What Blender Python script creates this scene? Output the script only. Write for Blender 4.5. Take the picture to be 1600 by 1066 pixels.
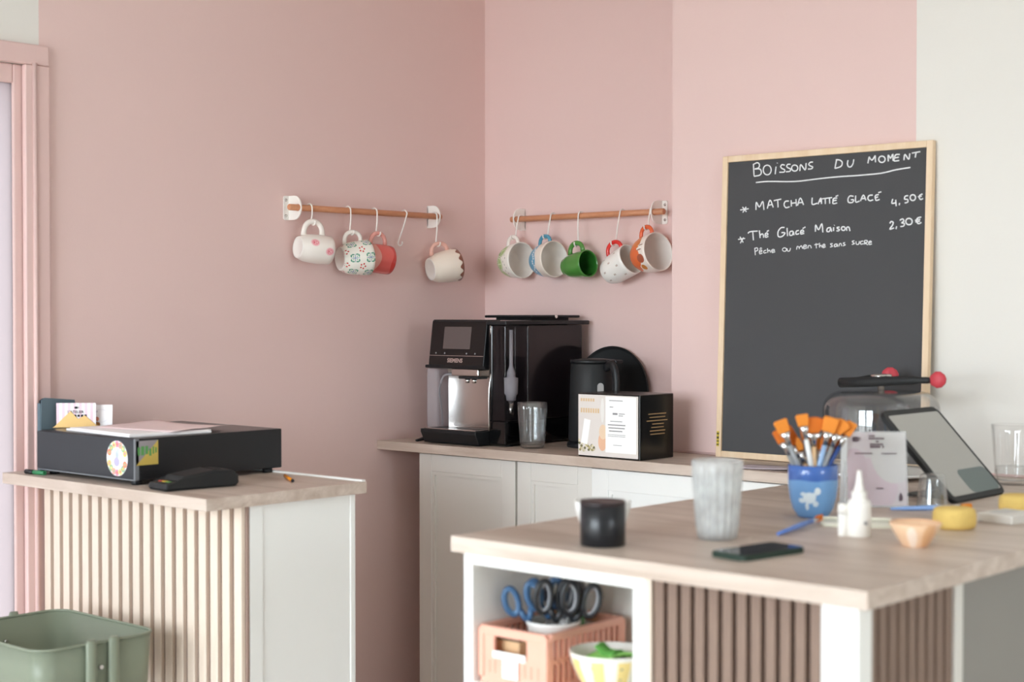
import bpy, bmesh, math, random
from mathutils import Vector, Matrix, Euler
random.seed(7)
for o in list(bpy.data.objects):
    bpy.data.objects.remove(o)
S = bpy.context.scene
COL = S.collection
PI = math.pi

# ------------------------------------------------------------------ camera
cam = bpy.data.cameras.new('camera')
cam.sensor_width = 36.0
cam.lens = 54.7
cam.clip_start = 0.05
camo = bpy.data.objects.new('camera', cam)
COL.objects.link(camo)
th = math.radians(48.0)
pitch = -math.atan(45 / 2430)
F0 = Vector((-math.cos(th), math.sin(th), 0))
R_ = Vector((math.sin(th), math.cos(th), 0))
Fv = F0 * math.cos(pitch) + Vector((0, 0, 1)) * math.sin(pitch)
Uv = R_.cross(Fv)
camo.matrix_world = Matrix(((R_.x, Uv.x, -Fv.x, 3.415), (R_.y, Uv.y, -Fv.y, -3.663), (R_.z, Uv.z, -Fv.z, 1.284), (0, 0, 0, 1)))
cam.dof.use_dof = True
cam.dof.focus_distance = 4.35
cam.dof.aperture_fstop = 3.2
S.camera = camo

# ------------------------------------------------------------------ world, light, exposure
S.view_settings.view_transform = 'Standard'
S.view_settings.look = 'None'
S.view_settings.gamma = 1.0
S.view_settings.use_curve_mapping = False
S.view_settings.exposure = 0.0
w = bpy.data.worlds.new('overcast_sky')
S.world = w
w.use_nodes = True
bg = w.node_tree.nodes['Background']
bg.inputs[0].default_value = (0.825, 0.92, 1.0, 1)
bg.inputs[1].default_value = 18.8
S.cycles.max_bounces = 14
S.cycles.diffuse_bounces = 10
S.cycles.glossy_bounces = 4
S.cycles.transmission_bounces = 10
S.cycles.transparent_max_bounces = 12
S.cycles.caustics_reflective = False
S.cycles.caustics_refractive = False


def window_portal(name, loc, rot, sx, sy):
    """marks a window opening so the sky outside is sampled through it"""
    l = bpy.data.lights.new(name, 'AREA')
    l.shape = 'RECTANGLE'
    l.size = sx
    l.size_y = sy
    l.cycles.is_portal = True
    o = bpy.data.objects.new(name, l)
    o.location = loc
    o.rotation_euler = rot
    COL.objects.link(o)


# two tall shop windows behind the camera plus a right-wall opening added as fill
WIN = [(0.20, 1.50), (1.65, 2.95)]
WZ0, WZ1, WY = 0.30, 2.45, -5.9
for a, b in WIN:
    window_portal('window_daylight', ((a + b) / 2, WY + 0.05, (WZ0 + WZ1) / 2), (PI / 2, 0, 0), b - a, WZ1 - WZ0)
FILLWIN = (-2.5, -1.7, 1.30, 2.10)
window_portal('fill_opening_daylight', (5.35, (FILLWIN[0] + FILLWIN[1]) / 2, (FILLWIN[2] + FILLWIN[3]) / 2), (PI / 2, 0, PI / 2), FILLWIN[1] - FILLWIN[0], FILLWIN[3] - FILLWIN[2])


# ------------------------------------------------------------------ helpers
def lin(c):
    c = c / 255.0
    return c / 12.92 if c <= 0.04045 else ((c + 0.055) / 1.055) ** 2.4


def rgb(h):
    h = h.lstrip('#')
    return tuple(lin(int(h[i:i + 2], 16)) for i in (0, 2, 4)) + (1.0,)


def mat(name, col, rough=0.5, metal=0.0, spec=0.5, bump=0.0, bscale=60.0, var=0.0, vscale=8.0, trans=0.0, ior=1.45, coat=0.0):
    m = bpy.data.materials.new(name)
    m.use_nodes = True
    nt = m.node_tree
    b = nt.nodes['Principled BSDF']
    c = rgb(col) if isinstance(col, str) else col
    b.inputs['Base Color'].default_value = c
    b.inputs['Roughness'].default_value = rough
    b.inputs['Metallic'].default_value = metal
    b.inputs['Specular IOR Level'].default_value = spec
    b.inputs['IOR'].default_value = ior
    b.inputs['Transmission Weight'].default_value = trans
    b.inputs['Coat Weight'].default_value = coat
    tc = nt.nodes.new('ShaderNodeTexCoord')
    if var > 0:
        n = nt.nodes.new('ShaderNodeTexNoise')
        n.inputs['Scale'].default_value = vscale
        n.inputs['Detail'].default_value = 4
        nt.links.new(tc.outputs['Object'], n.inputs['Vector'])
        mx = nt.nodes.new('ShaderNodeMix')
        mx.data_type = 'RGBA'
        mx.inputs[6].default_value = tuple(max(0, v * (1 - var)) for v in c[:3]) + (1,)
        mx.inputs[7].default_value = tuple(min(1, v * (1 + var)) for v in c[:3]) + (1,)
        nt.links.new(n.outputs['Fac'], mx.inputs[0])
        nt.links.new(mx.outputs[2], b.inputs['Base Color'])
    if bump > 0:
        n2 = nt.nodes.new('ShaderNodeTexNoise')
        n2.inputs['Scale'].default_value = bscale
        n2.inputs['Detail'].default_value = 3
        nt.links.new(tc.outputs['Object'], n2.inputs['Vector'])
        bp = nt.nodes.new('ShaderNodeBump')
        bp.inputs['Strength'].default_value = bump
        bp.inputs['Distance'].default_value = 0.002
        nt.links.new(n2.outputs['Fac'], bp.inputs['Height'])
        nt.links.new(bp.outputs['Normal'], b.inputs['Normal'])
    return m


def wood(name, c1, c2, scale=(3, 40, 40), rough=0.5, knots=0.25, spec=0.4):
    m = bpy.data.materials.new(name)
    m.use_nodes = True
    nt = m.node_tree
    b = nt.nodes['Principled BSDF']
    b.inputs['Roughness'].default_value = rough
    b.inputs['Specular IOR Level'].default_value = spec
    tc = nt.nodes.new('ShaderNodeTexCoord')
    mp = nt.nodes.new('ShaderNodeMapping')
    mp.inputs['Scale'].default_value = scale
    nt.links.new(tc.outputs['Object'], mp.inputs['Vector'])
    n = nt.nodes.new('ShaderNodeTexNoise')
    n.inputs['Scale'].default_value = 1.0
    n.inputs['Detail'].default_value = 6
    n.inputs['Roughness'].default_value = 0.65
    n.inputs['Distortion'].default_value = knots
    nt.links.new(mp.outputs[0], n.inputs['Vector'])
    r = nt.nodes.new('ShaderNodeValToRGB')
    r.color_ramp.elements[0].position = 0.3
    r.color_ramp.elements[1].position = 0.7
    r.color_ramp.elements[0].color = rgb(c1)
    r.color_ramp.elements[1].color = rgb(c2)
    nt.links.new(n.outputs['Fac'], r.inputs[0])
    nt.links.new(r.outputs[0], b.inputs['Base Color'])
    bp = nt.nodes.new('ShaderNodeBump')
    bp.inputs['Strength'].default_value = 0.08
    bp.inputs['Distance'].default_value = 0.002
    nt.links.new(n.outputs['Fac'], bp.inputs['Height'])
    nt.links.new(bp.outputs['Normal'], b.inputs['Normal'])
    return m


def printed(name, base, spots, rough=0.35, bands=(), stripes=None, coat=0.0, tile=None):
    """flat print on a glazed or paper surface in UV space. spots: (u, v, ru, rv, colour[, inner radius ratio]);
    bands: (v0, v1, colour) or (v0, v1, colour, wave amplitude, wave count); stripes: (count, colour)"""
    m = bpy.data.materials.new(name)
    m.use_nodes = True
    nt = m.node_tree
    N, Lk = nt.nodes, nt.links
    b = N['Principled BSDF']
    b.inputs['Roughness'].default_value = rough
    b.inputs['Coat Weight'].default_value = coat
    uv = N.new('ShaderNodeUVMap')
    uv.uv_map = 'UVMap'
    cn = N.new('ShaderNodeRGB')
    cn.outputs[0].default_value = rgb(base)
    cur = cn.outputs[0]

    def mixin(fac, colr):
        nonlocal cur
        mx = N.new('ShaderNodeMix')
        mx.data_type = 'RGBA'
        Lk.new(fac, mx.inputs[0])
        Lk.new(cur, mx.inputs[6])
        mx.inputs[7].default_value = rgb(colr)
        cur = mx.outputs[2]

    def math_(op, a, bb, clamp=False):
        n = N.new('ShaderNodeMath')
        n.operation = op
        n.use_clamp = clamp
        for i, v in enumerate((a, bb)):
            if v is None:
                continue
            if isinstance(v, (int, float)):
                n.inputs[i].default_value = v
            else:
                Lk.new(v, n.inputs[i])
        return n.outputs[0]
    sep = N.new('ShaderNodeSeparateXYZ')
    Lk.new(uv.outputs[0], sep.inputs[0])
    if stripes:
        f = math_('FRACT', math_('MULTIPLY', sep.outputs[0], stripes[0]), None)
        mixin(math_('LESS_THAN', f, 0.5), stripes[1])
    for bd in bands:
        v = sep.outputs[1]
        if len(bd) > 3:
            v = math_('ADD', v, math_('MULTIPLY', math_('SINE', math_('MULTIPLY', sep.outputs[0], 2 * PI * bd[4]), None), bd[3]))
        mixin(math_('MULTIPLY', math_('GREATER_THAN', v, bd[0]), math_('LESS_THAN', v, bd[1])), bd[2])
    uvo = uv.outputs[0]
    if tile:                     # the motif repeats around and up the surface
        sc = N.new('ShaderNodeVectorMath')
        sc.operation = 'MULTIPLY_ADD'
        sc.inputs[1].default_value = (tile[0], tile[1], 0)
        sc.inputs[2].default_value = (tile[2], tile[3], 0)
        Lk.new(uvo, sc.inputs[0])
        fr_ = N.new('ShaderNodeVectorMath')
        fr_.operation = 'FRACTION'
        Lk.new(sc.outputs[0], fr_.inputs[0])
        uvo = fr_.outputs[0]
    for s in spots:
        mp = N.new('ShaderNodeMapping')
        mp.inputs['Location'].default_value = (-s[0] / s[2], -s[1] / s[3], 0)
        mp.inputs['Scale'].default_value = (1 / s[2], 1 / s[3], 0)
        Lk.new(uvo, mp.inputs[0])
        ln = N.new('ShaderNodeVectorMath')
        ln.operation = 'LENGTH'
        Lk.new(mp.outputs[0], ln.inputs[0])
        fac = math_('LESS_THAN', ln.outputs['Value'], 1.0)
        if len(s) > 5:
            fac = math_('MULTIPLY', fac, math_('GREATER_THAN', ln.outputs['Value'], s[5]))
        mixin(fac, s[4])
    Lk.new(cur, b.inputs['Base Color'])
    return m


def glass_mat(name, col=(1, 1, 1, 1), rough=0.02, ior=1.45, mist=0.0, refl=None):
    """thin-walled glass: clear, with a Fresnel reflection; mist adds white droplets"""
    m = bpy.data.materials.new(name)
    m.use_nodes = True
    nt = m.node_tree
    N, Lk = nt.nodes, nt.links
    N.remove(N['Principled BSDF'])
    t = N.new('ShaderNodeBsdfTransparent')
    t.inputs[0].default_value = col
    g = N.new('ShaderNodeBsdfGlossy')
    g.inputs['Roughness'].default_value = rough
    lw = N.new('ShaderNodeLayerWeight')
    lw.inputs[0].default_value = 0.5
    pw = N.new('ShaderNodeMath')
    pw.operation = 'POWER'
    Lk.new(lw.outputs['Facing'], pw.inputs[0])
    pw.inputs[1].default_value = 3.5
    f = N.new('ShaderNodeMath')
    f.operation = 'MULTIPLY_ADD'
    Lk.new(pw.outputs[0], f.inputs[0])
    f.inputs[1].default_value = 0.8
    f.inputs[2].default_value = refl or (0.055 if ior > 1.4 else 0.025)
    x = N.new('ShaderNodeMixShader')
    Lk.new(f.outputs[0], x.inputs[0])
    Lk.new(t.outputs[0], x.inputs[1])
    Lk.new(g.outputs[0], x.inputs[2])
    out = x.outputs[0]
    if mist > 0:
        d = N.new('ShaderNodeBsdfTranslucent')
        d.inputs[0].default_value = (0.92, 0.93, 0.93, 1)
        d2 = N.new('ShaderNodeBsdfDiffuse')
        d2.inputs[0].default_value = (0.92, 0.93, 0.93, 1)
        dm = N.new('ShaderNodeMixShader')
        Lk.new(d.outputs[0], dm.inputs[1])
        Lk.new(d2.outputs[0], dm.inputs[2])
        tc = N.new('ShaderNodeTexCoord')
        nz = N.new('ShaderNodeTexNoise')
        nz.inputs['Scale'].default_value = 25
        Lk.new(tc.outputs['Object'], nz.inputs['Vector'])
        mr = N.new('ShaderNodeMapRange')
        mr.inputs[1].default_value = 0.3
        mr.inputs[2].default_value = 0.7
        mr.inputs[3].default_value = mist * 0.7
        mr.inputs[4].default_value = min(1, mist * 1.3)
        Lk.new(nz.outputs['Fac'], mr.inputs[0])
        x2 = N.new('ShaderNodeMixShader')
        Lk.new(mr.outputs[0], x2.inputs[0])
        Lk.new(out, x2.inputs[1])
        Lk.new(dm.outputs[0], x2.inputs[2])
        out = x2.outputs[0]
    Lk.new(out, N['Material Output'].inputs[0])
    return m


def tinted(name, col, alpha=0.5, rough=0.05):
    """thin see-through plastic: part clear, part glossy"""
    m = bpy.data.materials.new(name)
    m.use_nodes = True
    nt = m.node_tree
    b = nt.nodes['Principled BSDF']
    b.inputs['Base Color'].default_value = rgb(col)
    b.inputs['Roughness'].default_value = rough
    b.inputs['Alpha'].default_value = alpha
    return m


class B:
    """collects shapes into one mesh"""

    def __init__(s, origin=(0, 0, 0)):
        s.bm = bmesh.new()
        s.uv = s.bm.loops.layers.uv.new('UVMap')
        s.o = Vector(origin)

    def _mi(s, faces, mi, smooth=False):
        for f in faces:
            f.material_index = mi
            f.smooth = smooth

    def box(s, x0, x1, y0, y1, z0, z1, bev=0.0, mi=0, M=None, seg=2):
        bm = s.bm
        vs = [bm.verts.new((x, y, z)) for x in (x0, x1) for y in (y0, y1) for z in (z0, z1)]
        q = ((0, 1, 3, 2), (4, 6, 7, 5), (0, 4, 5, 1), (2, 3, 7, 6), (0, 2, 6, 4), (1, 5, 7, 3))
        fs = [bm.faces.new([vs[i] for i in f]) for f in q]
        for f in fs:
            cs = [l.vert.co for l in f.loops]
            n = f.calc_center_median()
            dx = max(c.x for c in cs) - min(c.x for c in cs)
            dy = max(c.y for c in cs) - min(c.y for c in cs)
            for l in f.loops:
                c = l.vert.co
                if dx < 1e-7:
                    l[s.uv].uv = ((c.y - y0) / max(1e-6, y1 - y0), (c.z - z0) / max(1e-6, z1 - z0))
                elif dy < 1e-7:
                    l[s.uv].uv = ((c.x - x0) / max(1e-6, x1 - x0), (c.z - z0) / max(1e-6, z1 - z0))
                else:
                    l[s.uv].uv = ((c.x - x0) / max(1e-6, x1 - x0), (c.y - y0) / max(1e-6, y1 - y0))
        s._mi(fs, mi)
        if bev > 0:
            es = list({e for f in fs for e in f.edges})
            r = bmesh.ops.bevel(bm, geom=es, offset=bev, segments=seg, profile=0.5, affect='EDGES')
            vs = list({v for f in r['faces'] for v in f.verts} | {v for v in vs if v.is_valid})
            for f in {f for v in vs for f in v.link_faces}:
                f.material_index = mi
        if M is not None:
            bmesh.ops.transform(bm, matrix=M, verts=[v for v in vs if v.is_valid])
        return s

    def lathe(s, prof, seg=32, c=(0, 0, 0), mi=0, mis=None, M=None, flute=None, smooth=True, arc=None):
        """prof: [(r, z)...] from bottom to top; flute(k, seg, r, z) changes the radius"""
        bm = s.bm
        T = Matrix.Translation(c)
        if M is not None:
            T = M @ T
        rows = []
        L = [0.0]
        for a, b in zip(prof, prof[1:]):
            L.append(L[-1] + math.hypot(b[0] - a[0], b[1] - a[1]))
        for (r, z) in prof:
            if r < 1e-6:
                rows.append([bm.verts.new(T @ Vector((0, 0, z)))] * (seg + 1))
            else:
                row = []
                for k in range(seg):
                    rr = flute(k, seg, r, z) if flute else r
                    a = 2 * PI * k / seg
                    row.append(bm.verts.new(T @ Vector((rr * math.cos(a), rr * math.sin(a), z))))
                rows.append(row + [row[0]])
        zs = [p[1] for p in prof]
        z0, z1 = min(zs), max(zs)
        for i in range(len(rows) - 1):
            for k in range(seg):
                vv = [rows[i][k], rows[i][k + 1], rows[i + 1][k + 1], rows[i + 1][k]]
                uvs = [(k / seg, (prof[i][1] - z0) / (z1 - z0 + 1e-9)), ((k + 1) / seg, (prof[i][1] - z0) / (z1 - z0 + 1e-9)),
                       ((k + 1) / seg, (prof[i + 1][1] - z0) / (z1 - z0 + 1e-9)), (k / seg, (prof[i + 1][1] - z0) / (z1 - z0 + 1e-9))]
                vq, uq = [], []
                for v, u in zip(vv, uvs):
                    if v not in vq:
                        vq.append(v)
                        uq.append(u)
                if len(vq) < 3:
                    continue
                try:
                    f = bm.faces.new(vq)
                except ValueError:
                    continue
                f.smooth = smooth
                f.material_index = mis[i] if mis else mi
                for l, u in zip(f.loops, uq):
                    l[s.uv].uv = u
        return s

    def tube(s, pts, r, seg=8, mi=0, closed=False, flat=1.0, up=None, cap=True):
        """r: number or list; flat < 1 squeezes the section along 'up'"""
        bm = s.bm
        pts = [Vector(p) for p in pts]
        n = len(pts)
        rs = list(r) if isinstance(r, (list, tuple)) else [r] * n
        if len(rs) != n:            # spread the given radii along the path
            q = [i * (len(rs) - 1) / (n - 1) for i in range(n)]
            rs = [rs[int(v)] + (rs[min(len(rs) - 1, int(v) + 1)] - rs[int(v)]) * (v - int(v)) for v in q]
        rows = []
        prev = None
        for i, p in enumerate(pts):
            a = pts[(i - 1) % n] if (closed or i > 0) else p
            b = pts[(i + 1) % n] if (closed or i < n - 1) else p
            t = (b - a)
            if t.length < 1e-9:
                t = Vector((0, 0, 1))
            t.normalize()
            if up is not None:
                nrm = Vector(up) - t * Vector(up).dot(t)
            elif prev is None:
                nrm = Vector((0, 0, 1)) - t * t.z
                if nrm.length < 0.1:
                    nrm = Vector((1, 0, 0)) - t * t.x
            else:
                nrm = prev - t * prev.dot(t)
            if nrm.length < 1e-6:
                nrm = t.orthogonal()
            nrm.normalize()
            prev = nrm
            bi = t.cross(nrm)
            rows.append([bm.verts.new(p + (nrm * math.cos(2 * PI * k / seg) * flat + bi * math.sin(2 * PI * k / seg)) * rs[i]) for k in range(seg)])
        m = n if closed else n - 1
        for i in range(m):
            A, Bq = rows[i], rows[(i + 1) % n]
            for k in range(seg):
                f = bm.faces.new((A[k], A[(k + 1) % seg], Bq[(k + 1) % seg], Bq[k]))
                f.smooth = True
                f.material_index = mi
        if cap and not closed:
            for row in (rows[0][::-1], rows[-1]):
                f = bm.faces.new(row)
                f.material_index = mi
        return s

    def prism(s, poly, a0, a1, axis='y', mi=0, M=None, bev=0.0):
        """poly: 2-D outline; axis y: (x, z), axis x: (y, z), axis z: (x, y)"""
        bm = s.bm

        def P(p, a):
            return {'y': (p[0], a, p[1]), 'x': (a, p[0], p[1]), 'z': (p[0], p[1], a)}[axis]
        xs = [p[0] for p in poly]
        ys = [p[1] for p in poly]
        A = [bm.verts.new(P(p, a0)) for p in poly]
        C = [bm.verts.new(P(p, a1)) for p in poly]
        n = len(poly)
        fs = [bm.faces.new(A[::-1]), bm.faces.new(C)]
        for k in range(n):
            fs.append(bm.faces.new((A[k], A[(k + 1) % n], C[(k + 1) % n], C[k])))
        for f in fs[:2]:
            for l in f.loops:
                co = l.vert.co
                q = {'y': (co.x, co.z), 'x': (co.y, co.z), 'z': (co.x, co.y)}[axis]
                l[s.uv].uv = ((q[0] - min(xs)) / (max(xs) - min(xs)), (q[1] - min(ys)) / (max(ys) - min(ys)))
        s._mi(fs, mi)
        vs = A + C
        if bev > 0:
            es = list(set(fs[0].edges) | set(fs[1].edges))
            r = bmesh.ops.bevel(bm, geom=es, offset=bev, segments=2, profile=0.5, affect='EDGES')
            vs = [v for v in vs if v.is_valid] + [v for f in r['faces'] for v in f.verts]
        if M is not None:
            bmesh.ops.transform(bm, matrix=M, verts=list(set(vs)))
        return s

    def grid(s, fn, nu, nv, mi=0, closeu=False):
        bm = s.bm
        V = [[bm.verts.new(fn(i / (nu if closeu else nu - 1), j / (nv - 1))) for j in range(nv)] for i in range(nu)]
        for i in range(nu if closeu else nu - 1):
            for j in range(nv - 1):
                i2 = (i + 1) % nu
                f = bm.faces.new((V[i][j], V[i2][j], V[i2][j + 1], V[i][j + 1]))
                f.smooth = True
                f.material_index = mi
                for l, u in zip(f.loops, ((i, j), (i + 1, j), (i + 1, j + 1), (i, j + 1))):
                    l[s.uv].uv = (u[0] / (nu if closeu else nu - 1), u[1] / (nv - 1))
        return s


def obj(name, b, m, parent=None, M=None):
    bm = b.bm
    if b.o.length > 0:
        bmesh.ops.translate(bm, vec=-b.o, verts=bm.verts)
    if M is not None:
        bmesh.ops.transform(bm, matrix=M, verts=bm.verts)
    bmesh.ops.recalc_face_normals(bm, faces=bm.faces)
    me = bpy.data.meshes.new(name)
    bm.to_mesh(me)
    bm.free()
    for x in (m if isinstance(m, (list, tuple)) else [m]):
        me.materials.append(x)
    o = bpy.data.objects.new(name, me)
    COL.objects.link(o)
    if parent is not None:
        o.parent = parent
    elif b.o.length > 0:
        o.location = b.o
    return o


def tag(o, label, cat, group=None):
    o['label'] = label
    o['category'] = cat
    if group:
        o['group'] = group
    return o


def thing(name, label, cat, loc=(0, 0, 0), rot=(0, 0, 0), group=None):
    o = bpy.data.objects.new(name, None)
    o.empty_display_size = 0.05
    COL.objects.link(o)
    o.location = loc
    o.rotation_euler = rot
    return tag(o, label, cat, group)


def struct(name, b, m, parent=None):
    o = obj(name, b, m, parent)
    if parent is None:
        o['kind'] = 'structure'
    return o


def share(name, src, parent, loc, rot=(0, 0, 0)):
    """another piece that uses the mesh of src"""
    o = bpy.data.objects.new(name, src.data)
    COL.objects.link(o)
    o.parent = parent
    o.location = loc
    o.rotation_euler = rot
    return o


def text(name, body, size, m, parent, M, align='CENTER', extrude=0.0002, bold=0.0):
    """flat lettering; M places the x-y text plane in the parent's space"""
    cu = bpy.data.curves.new(name, 'FONT')
    cu.body = body
    cu.size = size
    cu.align_x = align
    cu.align_y = 'CENTER'
    cu.extrude = extrude
    cu.offset = bold
    t = bpy.data.objects.new(name + '_tmp', cu)
    COL.objects.link(t)
    dg = bpy.context.evaluated_depsgraph_get()
    me = bpy.data.meshes.new_from_object(t.evaluated_get(dg))
    bpy.data.objects.remove(t)
    bpy.data.curves.remove(cu)
    me.transform(M)
    me.materials.clear()
    me.materials.append(m)
    me.name = name
    o = bpy.data.objects.new(name, me)
    COL.objects.link(o)
    o.parent = parent
    return o


def frame(x, y, z, o):
    """matrix from three axis vectors and an origin"""
    x, y, z, o = Vector(x), Vector(y), Vector(z), Vector(o)
    return Matrix(((x.x, y.x, z.x, o.x), (x.y, y.y, z.y, o.y), (x.z, y.z, z.z, o.z), (0, 0, 0, 1)))


def FRONT(x, y, z):
    """text plane facing -y"""
    return frame((1, 0, 0), (0, 0, 1), (0, -1, 0), (x, y, z))


def SIDE(x, y, z):
    """text plane facing +x"""
    return frame((0, 1, 0), (0, 0, 1), (1, 0, 0), (x, y, z))


def smooth_path(p, n=5):
    """Catmull-Rom through the points"""
    p = [Vector(q) for q in p]
    if len(p) < 3:
        return p
    out = []
    for i in range(len(p) - 1):
        p0 = p[i - 1] if i else p[0] * 2 - p[1]
        p1, p2 = p[i], p[i + 1]
        p3 = p[i + 2] if i + 2 < len(p) else p2 * 2 - p1
        for k in range(n):
            t = k / n
            out.append(0.5 * (2 * p1 + (p2 - p0) * t + (2 * p0 - 5 * p1 + 4 * p2 - p3) * t * t + (3 * p1 - p0 - 3 * p2 + p3) * t ** 3))
    out.append(p[-1])
    return out


def rrect(x0, x1, y0, y1, r, n=5):
    pts = []
    for cx, cy, a in ((x1 - r, y1 - r, 0), (x0 + r, y1 - r, 90), (x0 + r, y0 + r, 180), (x1 - r, y0 + r, 270)):
        for k in range(n + 1):
            t = math.radians(a + 90 * k / n)
            pts.append((cx + r * math.cos(t), cy + r * math.sin(t)))
    return pts


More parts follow.
